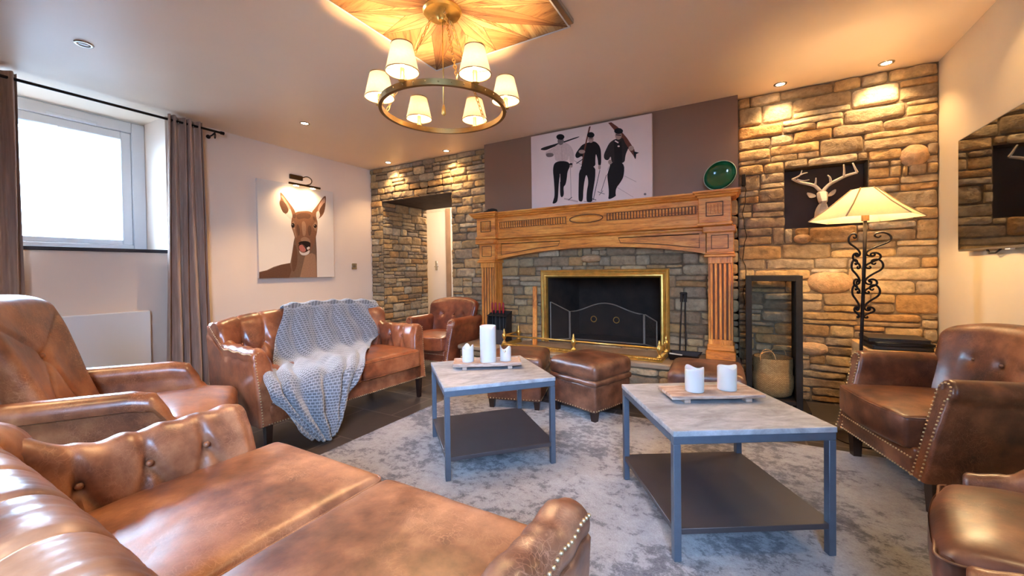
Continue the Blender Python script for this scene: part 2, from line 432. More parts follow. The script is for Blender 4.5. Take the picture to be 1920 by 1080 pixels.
SKI_ART=[
((196,166,156),0,[(0.376,0.097),(0.528,0.052),(0.531,0.067),(0.38,0.113)]),
((196,166,156),0,[(0.592,0.048),(0.836,0.01),(0.837,0.022),(0.593,0.06)]),
((196,166,156),0,[(0.905,0.175),(1.084,0.047),(1.087,0.051),(0.908,0.18)]),
((196,166,156),0,[(1.002,0.259),(1.113,0.189),(1.116,0.194),(1.004,0.264)]),
((44,38,36),1,[(0.113,0.66),(0.136,0.674),(0.341,0.693),(0.547,0.724),(0.556,0.711),(0.407,0.688),(0.251,0.656),(0.176,0.637),(0.124,0.649)]),
((206,178,166),1,[(0.302,0.676),(0.251,0.643),(0.182,0.628),(0.168,0.598),(0.187,0.562),(0.25,0.557),(0.275,0.582),(0.278,0.54),(0.288,0.505),(0.427,0.485),(0.44,0.557),(0.444,0.465),(0.475,0.43),(0.494,0.488),(0.492,0.559),(0.471,0.618),(0.431,0.668),(0.363,0.695)]),
((120,104,98),1,[(0.172,0.608),(0.25,0.601),(0.27,0.574),(0.25,0.557),(0.187,0.562)]),
((196,166,156),0,[(0.352,0.652),(0.355,0.508),(0.367,0.507),(0.363,0.651)]),
((120,104,98),1,[(0.382,0.7),(0.378,0.683),(0.368,0.671),(0.354,0.665),(0.338,0.668),(0.324,0.678),(0.315,0.694),(0.311,0.712),(0.315,0.73),(0.325,0.742),(0.339,0.748),(0.355,0.745),(0.369,0.735),(0.379,0.719)]),
((30,24,24),1,[(0.39,0.742),(0.385,0.73),(0.373,0.721),(0.354,0.718),(0.333,0.722),(0.315,0.731),(0.302,0.744),(0.297,0.758),(0.302,0.771),(0.315,0.779),(0.334,0.782),(0.355,0.778),(0.373,0.769),(0.386,0.756)]),
((120,104,98),0,[(0.35,0.704),(0.347,0.692),(0.338,0.686),(0.327,0.688),(0.318,0.697),(0.315,0.71),(0.318,0.721),(0.327,0.727),(0.338,0.725),(0.347,0.716)]),
((30,24,24),1,[(0.285,0.506),(0.424,0.49),(0.452,0.433),(0.42,0.386),(0.412,0.316),(0.397,0.246),(0.371,0.229),(0.379,0.146),(0.356,0.117),(0.334,0.135),(0.334,0.254),(0.335,0.367),(0.32,0.266),(0.309,0.101),(0.289,0.067),(0.243,0.062),(0.255,0.096),(0.273,0.147),(0.267,0.293),(0.252,0.44)]),
((196,166,156),0,[(0.332,0.367),(0.333,0.285),(0.34,0.284),(0.338,0.367)]),
((170,140,126),1,[(0.478,0.434),(0.476,0.425),(0.471,0.418),(0.464,0.415),(0.457,0.416),(0.45,0.421),(0.445,0.429),(0.443,0.439),(0.445,0.449),(0.45,0.456),(0.457,0.459),(0.465,0.458),(0.472,0.453),(0.476,0.444)]),
((30,24,24),0,[(0.476,0.45),(0.474,0.446),(0.469,0.443),(0.461,0.442),(0.452,0.443),(0.444,0.446),(0.439,0.451),(0.437,0.455),(0.439,0.46),(0.445,0.462),(0.452,0.463),(0.461,0.462),(0.469,0.459),(0.474,0.455)]),
((120,104,98),0,[(0.45,0.423),(0.453,0.097),(0.457,0.097),(0.454,0.423)]),
((44,38,36),0,[(0.426,0.082),(0.468,0.109),(0.464,0.114),(0.422,0.088)]),
((110,62,48),0,[(0.655,0.8),(0.673,0.8),(0.636,0.666),(0.606,0.541),(0.584,0.425),(0.572,0.428),(0.59,0.544),(0.62,0.668)]),
((30,24,24),1,[(0.635,0.641),(0.583,0.633),(0.541,0.591),(0.506,0.547),(0.508,0.514),(0.534,0.5),(0.577,0.521),(0.595,0.483),(0.576,0.426),(0.554,0.379),(0.718,0.384),(0.716,0.455),(0.723,0.528),(0.743,0.452),(0.744,0.397),(0.775,0.39),(0.778,0.485),(0.772,0.564),(0.748,0.612),(0.704,0.649)]),
((110,62,48),0,[(0.62,0.668),(0.636,0.666),(0.606,0.541),(0.582,0.435),(0.573,0.436),(0.59,0.544)]),
((170,140,126),1,[(0.701,0.666),(0.698,0.651),(0.69,0.639),(0.678,0.634),(0.665,0.636),(0.653,0.645),(0.645,0.66),(0.642,0.676),(0.645,0.692),(0.654,0.704),(0.666,0.709),(0.679,0.707),(0.691,0.697),(0.699,0.683)]),
((30,24,24),1,[(0.711,0.706),(0.707,0.694),(0.696,0.685),(0.681,0.682),(0.663,0.685),(0.648,0.694),(0.637,0.706),(0.633,0.72),(0.637,0.732),(0.648,0.74),(0.664,0.743),(0.681,0.74),(0.697,0.731),(0.707,0.719)]),
((44,38,36),0,[(0.653,0.675),(0.69,0.669),(0.69,0.675),(0.653,0.681)]),
((170,140,126),1,[(0.613,0.555),(0.609,0.547),(0.599,0.542),(0.585,0.54),(0.569,0.542),(0.555,0.548),(0.545,0.557),(0.541,0.566),(0.545,0.574),(0.555,0.58),(0.569,0.581),(0.585,0.579),(0.6,0.573),(0.609,0.564)]),
((232,208,198),0,[(0.612,0.691),(0.609,0.681),(0.602,0.676),(0.593,0.678),(0.586,0.686),(0.583,0.697),(0.586,0.707),(0.593,0.712),(0.602,0.71),(0.609,0.702)]),
((30,24,24),0,[(0.52,0.445),(0.589,0.481),(0.585,0.488),(0.515,0.453)]),
((30,24,24),1,[(0.546,0.415),(0.715,0.404),(0.717,0.298),(0.7,0.201),(0.681,0.105),(0.684,0.04),(0.629,0.042),(0.619,0.071),(0.625,0.16),(0.645,0.247),(0.625,0.329),(0.608,0.292),(0.589,0.184),(0.584,0.054),(0.542,0.06),(0.535,0.089),(0.538,0.22)]),
((170,140,126),1,[(0.772,0.377),(0.771,0.367),(0.767,0.359),(0.761,0.356),(0.755,0.356),(0.749,0.362),(0.745,0.37),(0.744,0.381),(0.746,0.391),(0.75,0.398),(0.755,0.402),(0.762,0.401),(0.767,0.396),(0.771,0.387)]),
((44,38,36),0,[(0.759,0.352),(0.688,0.06),(0.694,0.058),(0.765,0.35)]),
((44,38,36),0,[(0.665,0.079),(0.721,0.053),(0.723,0.059),(0.667,0.084)]),
((120,104,98),0,[(0.49,0.482),(0.575,0.424),(0.577,0.427),(0.492,0.485)]),
((110,62,48),0,[(0.85,0.8),(0.881,0.8),(0.945,0.742),(1.034,0.617),(1.099,0.503),(1.116,0.434),(1.107,0.406),(1.087,0.448),(0.978,0.612),(0.916,0.709)]),
((44,38,36),1,[(0.916,0.632),(0.862,0.606),(0.832,0.555),(0.801,0.492),(0.809,0.447),(0.85,0.431),(0.875,0.48),(0.877,0.393),(1.006,0.38),(1.014,0.45),(1.026,0.486),(1.045,0.521),(1.036,0.593),(0.987,0.632)]),
((30,24,24),0,[(0.906,0.601),(0.978,0.598),(0.985,0.397),(0.909,0.399)]),
((232,208,198),0,[(0.912,0.609),(0.946,0.584),(0.952,0.593),(0.918,0.618)]),
((232,208,198),0,[(0.962,0.553),(0.958,0.548),(0.95,0.547),(0.942,0.551),(0.939,0.557),(0.942,0.562),(0.95,0.563),(0.959,0.559)]),
((110,62,48),0,[(0.987,0.644),(1.006,0.641),(1.071,0.535),(1.048,0.516),(1.015,0.573)]),
((170,140,126),1,[(1.097,0.512),(1.094,0.502),(1.087,0.495),(1.076,0.492),(1.065,0.494),(1.055,0.5),(1.047,0.51),(1.045,0.521),(1.048,0.531),(1.055,0.538),(1.065,0.541),(1.077,0.539),(1.087,0.533),(1.094,0.523)]),
((30,24,24),0,[(1.089,0.485),(1.144,0.463),(1.117,0.453),(1.112,0.407),(1.098,0.437)]),
((170,140,126),1,[(0.982,0.652),(0.978,0.636),(0.969,0.623),(0.956,0.618),(0.942,0.62),(0.929,0.63),(0.92,0.646),(0.917,0.664),(0.92,0.681),(0.929,0.693),(0.943,0.698),(0.957,0.696),(0.97,0.686),(0.979,0.67)]),
((30,24,24),1,[(0.995,0.694),(0.991,0.682),(0.979,0.674),(0.961,0.672),(0.942,0.675),(0.924,0.684),(0.912,0.696),(0.908,0.71),(0.912,0.721),(0.924,0.729),(0.942,0.731),(0.962,0.728),(0.979,0.719),(0.991,0.707)]),
((44,38,36),0,[(0.925,0.665),(0.976,0.651),(0.977,0.66),(0.926,0.675)]),
((232,208,198),0,[(0.907,0.687),(0.906,0.671),(0.902,0.662),(0.897,0.663),(0.893,0.673),(0.892,0.689),(0.893,0.705),(0.897,0.714),(0.902,0.713),(0.906,0.703)]),
((30,24,24),1,[(0.884,0.412),(1.004,0.394),(1.001,0.262),(0.964,0.2),(0.924,0.157),(0.915,0.095),(0.925,0.08),(0.876,0.054),(0.842,0.053),(0.849,0.087),(0.85,0.155),(0.834,0.293),(0.845,0.369)]),
((170,140,126),1,[(0.885,0.411),(0.883,0.402),(0.878,0.394),(0.87,0.391),(0.861,0.392),(0.853,0.398),(0.848,0.407),(0.846,0.417),(0.848,0.427),(0.854,0.434),(0.862,0.437),(0.87,0.436),(0.878,0.431),(0.883,0.422)]),
((232,208,198),0,[(0.858,0.387),(0.831,0.304),(0.839,0.301),(0.865,0.384)]),
((120,104,98),0,[(0.826,0.295),(0.77,0.136),(0.776,0.133),(0.832,0.292)]),
((120,104,98),0,[(0.737,0.135),(0.807,0.104),(0.809,0.109),(0.739,0.141)]),
((120,104,98),0,[(0.755,0.1),(0.795,0.14),(0.791,0.144),(0.75,0.104)]),
((120,104,98),0,[(1.208,0.064),(1.204,0.057),(1.195,0.055),(1.186,0.059),(1.183,0.067),(1.186,0.074),(1.195,0.077),(1.204,0.073)]),
]
DEER_ART=[
((120,92,74),0,[(0.002,0.073),(0.084,0.092),(0.163,0.13),(0.252,0.157),(0.358,0.177),(0.383,0.301),(0.404,0.428),(0.423,0.5),(0.693,0.518),(0.701,0.341),(0.7,0.163),(0.7,0.002),(0.443,0.003),(0.002,0.002)]),
((104,70,52),0,[(0.002,0.067),(0.096,0.086),(0.231,0.146),(0.351,0.172),(0.371,0.091),(0.34,0.002),(0.002,0.002)]),
((160,120,94),0,[(0.546,0.27),(0.633,0.302),(0.68,0.281),(0.694,0.178),(0.695,0.002),(0.472,0.005),(0.508,0.133)]),
((104,70,52),1,[(0.373,0.175),(0.398,0.358),(0.422,0.415),(0.451,0.289),(0.438,0.133),(0.385,0.049)]),
((132,90,66),1,[(0.249,0.985),(0.27,0.988),(0.317,0.934),(0.437,0.79),(0.428,0.739),(0.384,0.692),(0.293,0.758),(0.246,0.828),(0.241,0.881),(0.261,0.912)]),
((190,148,128),1,[(0.255,0.952),(0.283,0.956),(0.372,0.831),(0.399,0.722),(0.362,0.704),(0.331,0.77),(0.302,0.89)]),
((104,70,52),1,[(0.247,0.889),(0.295,0.896),(0.35,0.814),(0.339,0.764),(0.292,0.745),(0.252,0.815)]),
((222,204,190),1,[(0.306,0.746),(0.342,0.764),(0.365,0.83),(0.399,0.736),(0.391,0.686),(0.362,0.69)]),
((132,90,66),1,[(0.64,0.807),(0.693,0.865),(0.794,1.005),(0.828,1.038),(0.848,1.029),(0.833,0.891),(0.81,0.805),(0.738,0.73),(0.698,0.74),(0.659,0.78)]),
((190,148,128),1,[(0.725,0.876),(0.793,0.983),(0.831,1.018),(0.835,0.951),(0.766,0.882),(0.737,0.804),(0.723,0.758)]),
((104,70,52),1,[(0.766,0.882),(0.83,0.966),(0.828,0.89),(0.798,0.803),(0.756,0.791),(0.744,0.834)]),
((222,204,190),1,[(0.7,0.814),(0.741,0.841),(0.756,0.791),(0.747,0.745),(0.706,0.726)]),
((132,90,66),1,[(0.381,0.692),(0.399,0.736),(0.437,0.785),(0.519,0.804),(0.612,0.818),(0.675,0.789),(0.714,0.727),(0.721,0.668),(0.712,0.579),(0.693,0.503),(0.667,0.413),(0.621,0.323),(0.57,0.278),(0.508,0.276),(0.467,0.318),(0.443,0.374),(0.42,0.471),(0.398,0.554),(0.376,0.608)]),
((104,70,52),1,[(0.436,0.74),(0.481,0.777),(0.58,0.794),(0.639,0.769),(0.61,0.716),(0.533,0.722),(0.46,0.693)]),
((104,70,52),1,[(0.441,0.642),(0.474,0.634),(0.487,0.547),(0.471,0.489),(0.446,0.544)]),
((104,70,52),1,[(0.586,0.627),(0.627,0.648),(0.638,0.573),(0.609,0.498),(0.585,0.554)]),
((160,120,94),1,[(0.509,0.677),(0.547,0.688),(0.569,0.625),(0.556,0.509),(0.522,0.499),(0.509,0.591)]),
((104,70,52),1,[(0.385,0.734),(0.422,0.764),(0.451,0.742),(0.416,0.696)]),
((104,70,52),1,[(0.658,0.765),(0.698,0.74),(0.689,0.695),(0.654,0.721)]),
((160,120,94),1,[(0.383,0.664),(0.42,0.675),(0.425,0.57),(0.445,0.487),(0.43,0.472),(0.403,0.554)]),
((160,120,94),1,[(0.657,0.677),(0.718,0.698),(0.711,0.579),(0.678,0.576)]),
((160,120,94),1,[(0.482,0.468),(0.543,0.501),(0.605,0.476),(0.623,0.426),(0.573,0.438),(0.504,0.434)]),
((38,24,20),1,[(0.42,0.623),(0.418,0.611),(0.411,0.6),(0.402,0.594),(0.393,0.593),(0.384,0.598),(0.378,0.607),(0.376,0.619),(0.379,0.631),(0.385,0.642),(0.394,0.648),(0.404,0.649),(0.412,0.644),(0.418,0.635)]),
((190,148,128),0,[(0.425,0.587),(0.422,0.582),(0.413,0.579),(0.405,0.58),(0.402,0.585),(0.405,0.59),(0.414,0.593),(0.422,0.592)]),
((160,120,94),1,[(0.72,0.642),(0.717,0.627),(0.707,0.615),(0.693,0.608),(0.678,0.606),(0.665,0.611),(0.656,0.622),(0.653,0.636),(0.656,0.65),(0.666,0.662),(0.679,0.67),(0.694,0.671),(0.708,0.666),(0.717,0.656)]),
((38,24,20),1,[(0.709,0.641),(0.706,0.63),(0.7,0.621),(0.691,0.616),(0.681,0.615),(0.672,0.619),(0.666,0.627),(0.664,0.637),(0.666,0.647),(0.673,0.656),(0.682,0.661),(0.692,0.662),(0.701,0.658),(0.707,0.651)]),
((190,148,128),0,[(0.685,0.647),(0.683,0.643),(0.678,0.641),(0.674,0.642),(0.672,0.646),(0.674,0.65),(0.678,0.653),(0.683,0.651)]),
((222,204,190),0,[(0.397,0.629),(0.395,0.626),(0.392,0.625),(0.389,0.626),(0.388,0.629),(0.389,0.632),(0.393,0.633),(0.396,0.632)]),
((38,24,20),1,[(0.46,0.424),(0.527,0.446),(0.596,0.442),(0.623,0.418),(0.61,0.367),(0.579,0.348),(0.533,0.392),(0.496,0.412),(0.466,0.4)]),
((222,204,190),1,[(0.464,0.339),(0.501,0.298),(0.555,0.304),(0.61,0.345),(0.598,0.291),(0.539,0.266),(0.481,0.279)]),
((38,24,20),1,[(0.463,0.4),(0.496,0.412),(0.587,0.344),(0.57,0.314),(0.479,0.311),(0.462,0.353)]),
((188,112,100),1,[(0.468,0.386),(0.503,0.402),(0.533,0.378),(0.563,0.333),(0.532,0.309),(0.486,0.316),(0.468,0.349)]),
((222,204,190),1,[(0.564,0.365),(0.603,0.384),(0.61,0.355),(0.574,0.336)]),
]
# ------------------------------------------------------------------ the setting
XL, XR, YB, YF, ZC = -4.65, 1.25, 4.10, -1.32, 2.578
YBR = 3.98           # face of the chimney breast
BX0, BX1 = -2.61, -0.02

# floor: dark slate tiles
m_, nt, b = new_mat('slate_tiles')
tc = nt.nodes.new('ShaderNodeTexCoord'); mp = nt.nodes.new('ShaderNodeMapping'); mp.inputs['Location'].default_value = (2.35, -1.78, 0)
nt.links.new(tc.outputs['Object'], mp.inputs[0]); v = mp.outputs[0]
bk = nt.nodes.new('ShaderNodeTexBrick'); bk.offset = 0.5
for k, x in (('Scale', 1.0), ('Mortar Size', 0.006), ('Brick Width', 0.60), ('Row Height', 0.45), ('Mortar Smooth', 0.1)): bk.inputs[k].default_value = x
bk.inputs['Color1'].default_value = (*sc(74, 68, 66), 1); bk.inputs['Color2'].default_value = (*sc(60, 55, 54), 1); bk.inputs['Mortar'].default_value = (*sc(112, 104, 98), 1)
nt.links.new(v, bk.inputs['Vector'])
n = noise_n(nt, v, 5, 6, 0.6); c2 = ramp(nt, n.outputs[0], [(0.3, (0.75, 0.73, 0.72)), (0.7, (1.2, 1.15, 1.1))])
nt.links.new(mixc(nt, bk.outputs[0], c2, 1.0, 'MULTIPLY'), b.inputs['Base Color'])
b.inputs['Roughness'].default_value = 0.38; bump(nt, b, n.outputs[0], 0.15, 0.01)
mb = MB(); mb.box((XL-0.3, YF-0.3, -0.1), (XR+0.3, 6.4, 0)); mb.box((-5.9, YB, -0.1), (XL-0.3, 6.4, 0)); tag(mb.build('floor', m_), kind='structure')
mb = MB(); mb.box((-5.20, YF-0.3, ZC), (XR+0.3, 6.4, ZC+0.25)); mb.box((-5.9, YB+0.8, ZC), (-5.20, 6.4, ZC+0.25)); tag(mb.build('ceiling', M_CEIL), kind='structure')

# left wall with the deep window opening
WY0, WY1, WZ0, WX = 0.35, 1.70, 1.335, -5.16
mb = MB()
for lo, hi in (((WX-0.1, YF-0.2, 0), (XL, WY0, ZC)), ((WX-0.1, WY1, 0), (XL, YB, ZC)), ((WX-0.1, WY0, 0), (XL, WY1, WZ0-0.03))):
    mb.box(lo, hi)
tag(mb.build('wall_left', M_WALL), kind='structure')
mb = MB(); mb.bbox((WX, WY0-0.0, WZ0-0.03), (XL+0.02, WY1, WZ0), 0.004); tag(mb.build('trim_1', M_SILL), kind='structure')
# right wall, rear wall (with an unseen window added for the cool fill)
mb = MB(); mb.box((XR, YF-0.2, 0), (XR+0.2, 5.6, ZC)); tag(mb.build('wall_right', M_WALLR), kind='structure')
RY = YF
mb = MB()
for lo, hi in (((XL, RY-0.2, 0), (-0.25, RY, ZC)), ((1.10, RY-0.2, 0), (XR, RY, ZC)), ((-0.25, RY-0.2, 0), (1.10, RY, 0.95)), ((-0.25, RY-0.2, 2.4), (1.10, RY, ZC))):
    mb.box(lo, hi)
tag(mb.build('wall_front', M_WALL), kind='structure')

def window(name, x, y0, y1, z0, z1, fr, axis='x'):
    W_ = empty(name, (0, 0, 0), kind='structure')
    def bar(mbb, a0, a1, c0, c1, d0, d1):
        if axis == 'x': mbb.bbox((x+d0, a0, c0), (x+d1, a1, c1), 0.006)
        else: mbb.bbox((a0, x+d0, c0), (a1, x+d1, c1), 0.006)
    f = MB(); t = fr
    for q in ((y0, y0+t, z0, z1), (y1-t, y1, z0, z1), (y0+t, y1-t, z0, z0+t*0.6), (y0+t, y1-t, z1-t, z1)): bar(f, *q, -0.03, 0.035)
    f.build('window_frame', M_WHITE, W_)
    s_ = MB(); g = t; a0, a1, c0, c1 = y0+g, y1-g, z0+g*0.6, z1-g; u = 0.075
    for q in ((a0, a0+u, c0, c1), (a1-u, a1, c0, c1), (a0+u, a1-u, c0, c0+u*0.6), (a0+u, a1-u, c1-u, c1)): bar(s_, *q, -0.02, 0.02)
    s_.build('window_sash', M_WHITE, W_)
    gm, nt_, b_ = new_mat('window_glass'); b_.inputs['Transmission Weight'].default_value = 1; b_.inputs['Roughness'].default_value = 0.0; b_.inputs['IOR'].default_value = 1.02
    b_.inputs['Base Color'].default_value = (1, 1, 1, 1)
    gl = MB(); bar(gl, a0+u, a1-u, c0+u*0.6, c1-u, -0.004, 0.004)
    gl.build('pane', gm, W_)
    return W_
wn = window('window_1', WX+0.03, WY0, WY1, WZ0, ZC-0.01, 0.10)
v_ = MB(); v_.bbox((WX+0.055, 1.05, 2.475), (WX+0.075, 1.36, 2.50), 0.004); v_.build('vent', M_WHITE, wn)
window('added_window', RY-0.1, -0.25, 1.10, 0.95, 2.4, 0.09, 'y')  # added window, out of view, opening for the rear fill

# rough rendered wall of the light well outside
m_, nt, b = new_mat('outside_render')
v = coords(nt); n = noise_n(nt, v, 22, 6, 0.7)
sx = nt.nodes.new('ShaderNodeSeparateXYZ'); nt.links.new(v, sx.inputs[0])
band = ramp(nt, sx.outputs[2], [(0, (0, 0, 0)), (1, (1, 1, 1))])
mr = nt.nodes.new('ShaderNodeMath'); mr.operation = 'SINE'
m2 = nt.nodes.new('ShaderNodeMath'); m2.operation = 'MULTIPLY'; m2.inputs[1].default_value = 10.5; nt.links.new(sx.outputs[2], m2.inputs[0])
m3 = nt.nodes.new('ShaderNodeMath'); m3.operation = 'ADD'; m3.inputs[1].default_value = 0.9; nt.links.new(m2.outputs[0], m3.inputs[0])
nt.links.new(m3.outputs[0], mr.inputs[0])
th = nt.nodes.new('ShaderNodeMapRange'); th.inputs['From Min'].default_value = 0.35; th.inputs['From Max'].default_value = 0.75; nt.links.new(mr.outputs[0], th.inputs[0])
dk = ramp(nt, n.outputs[0], [(0.38, sc(130, 150, 165)), (0.58, sc(235, 242, 248))])
nt.links.new(mixc(nt, sc(236, 244, 250), dk, th.outputs[0]), b.inputs['Base Color']); b.inputs['Roughness'].default_value = 0.9
mb = MB(); mb.box((-6.75, -1.5, -0.2), (-6.55, 4.5, 3.3)); tag(mb.build('wall_outside', m_), kind='structure')

# ---- stone walls: every wall one mesh of irregular ashlar
STONE_SR = [(190,162,122),(176,150,116),(204,172,124),(166,140,108),(186,152,104),(172,150,122),(156,130,98),(196,174,140),(198,160,108),(184,142,92)]
def sub_rect(rects, h):
    out = []
    for (a, b_, c, d) in rects:
        if h[2] <= a or h[0] >= c or h[3] <= b_ or h[1] >= d: out.append((a, b_, c, d)); continue
        if h[0] > a: out.append((a, b_, h[0], d))
        if h[2] < c: out.append((h[2], b_, c, d))
        x0, x1 = max(a, h[0]), min(c, h[2])
        if h[1] > b_: out.append((x0, b_, x1, h[1]))
        if h[3] < d: out.append((x0, h[3], x1, d))
    return out
def stone_mesh(mb, O, U, Nn, W_, H_, holes=(), ovals=(), seed=1, tone=1.0, hmin=0.055, hmax=0.16, wmin=0.12, wmax=0.42, D=0.022, backing=True, dark=(128, 108, 84)):
    rnd = random.Random(seed); O = Vector(O); U = Vector(U); Nn = Vector(Nn); Z = Vector((0, 0, 1))
    def P3(u, v_, d): return O+U*u+Z*v_+Nn*d
    mort = tuple(c*tone for c in sc(*dark))
    if backing:
        for (a, b_, c, d) in [r for r in __import__('functools').reduce(sub_rect, holes, [(0, 0, W_, H_)])]:
            mb.add([P3(a, b_, 0), P3(c, b_, 0), P3(c, d, 0), P3(a, d, 0)], [(0, 1, 2, 3)], col=mort)
    rects = []
    v0 = 0
    while v0 < H_-0.02:
        h = rnd.uniform(hmin*1.5, hmax)
        if H_-(v0+h) < hmin: h = H_-v0
        u0 = -rnd.uniform(0, 0.1)
        while u0 < W_:
            w_ = rnd.uniform(wmin, wmax)
            if W_-(u0+w_) < wmin*0.6: w_ = W_-u0
            if h > 0.10 and rnd.random() < 0.55:
                k = rnd.uniform(0.3, 0.7)*h
                if w_ > 0.26 and rnd.random() < 0.4:
                    c_ = u0+w_*rnd.uniform(0.35, 0.65); rects += [(u0, v0, c_, v0+k), (c_, v0, u0+w_, v0+k)]
                else: rects.append((u0, v0, u0+w_, v0+k))
                rects.append((u0, v0+k, u0+w_, v0+h))
            else: rects.append((u0, v0, u0+w_, v0+h))
            u0 += w_
        v0 += h
    hs = list(holes)+[(a-ra*0.78, b_-rb*0.78, a+ra*0.78, b_+rb*0.78) for a, b_, ra, rb in ovals]
    for h in hs: rects = sub_rect(rects, h)
    hv = [h for h in holes]
    def clampout(u, v_):
        return max(0.0, min(W_, u)), max(0.0, min(H_, v_))
    for (a, b_, c, d) in rects:
        a = max(a, 0); c = min(c, W_)
        if c-a < 0.028 or d-b_ < 0.02: continue
        w2, h2 = (c-a)/2, (d-b_)/2; cu, cv = (a+c)/2, (b_+d)/2
        gap = rnd.uniform(0.002, 0.005); sd = rnd.uniform(0, 100)
        nu = max(7, min(22, int((c-a)/0.015))); nv = max(6, min(12, int((d-b_)/0.013)))
        dep = D*rnd.uniform(0.65, 1.25); p = rnd.uniform(4.5, 12)
        col = sc(*rnd.choice(STONE_SR)); k = rnd.uniform(0.82, 1.12)*tone
        col = tuple(x*k for x in col)
        def ts(n_): # samples denser at the rim
            return [math.copysign(1-(1-abs(t))**1.45, t) for t in [-1+2*i/n_ for i in range(n_+1)]]
        vs = []
        for t in ts(nv):
            for s_ in ts(nu):
                L_ = (abs(s_)**p+abs(t)**p)**(1/p) if (s_ or t) else 0
                mxx = max(abs(s_), abs(t)); f = (mxx/L_) if L_ > 1e-6 else 1
                x = s_*f*(w2-gap); y = t*f*(h2-gap)
                wu = noise.noise(Vector(((cu+x)*9, (cv+y)*9, sd)))*0.010*min(1, h2/0.04)
                wv = noise.noise(Vector(((cu+x)*7, (cv+y)*7, sd+40)))*0.010*min(1, h2/0.04)
                u, v_ = clampout(cu+x+wu*0.7, cv+y+wv)
                e = max(0, 1-mxx**9)
                dd = dep*(e**0.6)*(0.95+0.55*noise.noise(Vector((u*11, v_*11, sd)))+0.30*noise.noise(Vector((u*34, v_*34, sd)))+0.16*noise.noise(Vector((u*80, v_*80, sd))))
                vs.append(P3(u, v_, max(dd, 0)-0.001 if mxx > 0.999 else dd))
        fs = [(i*(nu+1)+j, i*(nu+1)+j+1, (i+1)*(nu+1)+j+1, (i+1)*(nu+1)+j) for i in range(nv) for j in range(nu)]
        mb.add(vs, fs, col=col)
    for (a, b_, ra, rb) in ovals:
        col = tuple(x*tone for x in sc(200, 160, 118))
        rings = []; nn = 30
        for q in range(9):
            t = q/8*math.pi/2
            ring = []
            for j in range(nn):
                an = 2*math.pi*j/nn; k = 1+0.04*noise.noise(Vector((math.cos(an)*1.3, math.sin(an)*1.3, a*7)))
                ring.append(P3(a+ra*k*math.cos(an)*math.cos(t), b_+rb*k*math.sin(an)*math.cos(t), 0.05*math.sin(t)))
            rings.append(ring)
        mb.loft(rings, col=col)

# back wall right of the chimney breast, with the niche
NX0, NX1, NZ0, NZ1 = 0.318, 0.858, 1.425, 1.925
wb = empty('wall_back', (0, 0, 0), kind='structure')
mb = MB(); stone_mesh(mb, (BX1, YB, 0), (1, 0, 0), (0, -1, 0), XR-BX1, ZC, holes=[(NX0-BX1, NZ0, NX1-BX1, NZ1)],
           ovals=[(0.617-BX1, 0.975, 0.152, 0.094), (1.12-BX1, 1.92, 0.085, 0.082), (0.50-BX1, 0.43, 0.115, 0.057), (0.44-BX1, 1.335, 0.06, 0.04)], seed=11, tone=1.28)  # raised tone puts floor lamp brightness into the stone colour
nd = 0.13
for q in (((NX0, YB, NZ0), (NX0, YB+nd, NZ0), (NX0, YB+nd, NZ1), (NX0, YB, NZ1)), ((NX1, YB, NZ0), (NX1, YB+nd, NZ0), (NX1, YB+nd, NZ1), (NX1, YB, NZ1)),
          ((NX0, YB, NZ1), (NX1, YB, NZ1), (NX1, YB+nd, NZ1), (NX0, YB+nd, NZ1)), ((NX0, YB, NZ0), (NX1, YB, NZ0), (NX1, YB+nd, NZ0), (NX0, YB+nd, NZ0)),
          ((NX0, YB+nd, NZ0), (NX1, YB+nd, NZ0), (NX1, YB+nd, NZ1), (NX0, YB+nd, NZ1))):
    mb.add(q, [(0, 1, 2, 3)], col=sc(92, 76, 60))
mb.build('stone_panel', M_STONE, wb, smooth=60, fixn=False)
# back wall left of the breast, with the passage opening
PX0, PX1, PZ = -4.42, -3.19, 2.10
mb = MB(); stone_mesh(mb, (XL, YB, 0), (1, 0, 0), (0, -1, 0), BX0-XL, ZC, holes=[(PX0-XL, -0.01, PX1-XL, PZ)], seed=23, hmax=0.125, wmax=0.30)
mb.build('stone_panel', M_STONE, wb, smooth=60, fixn=False)
# passage sides
mb = MB(); stone_mesh(mb, (PX0, YB, 0), (0, 1, 0), (1, 0, 0), 0.92, PZ, seed=31, hmax=0.13, wmax=0.30, D=0.02)
mb.build('stone_reveal', M_STONE, wb, smooth=60, fixn=False)
mb = MB(); stone_mesh(mb, (PX1, YB, 0), (0, 1, 0), (-1, 0, 0), 0.92, PZ, seed=37, hmax=0.13, wmax=0.30, D=0.02)
mb.build('stone_reveal', M_STONE, wb, smooth=60, fixn=False)
LINT = plain('old_lintel_wood', sc(72, 56, 48), 0.8, nscale=9, namt=0.35, bumpamt=0.6)
mb = MB(); mb.bbox((PX0-0.03, YB-0.0, PZ), (PX1+0.0, YB+0.93, PZ+0.2), 0.008); mb.build('lintel', LINT, wb)
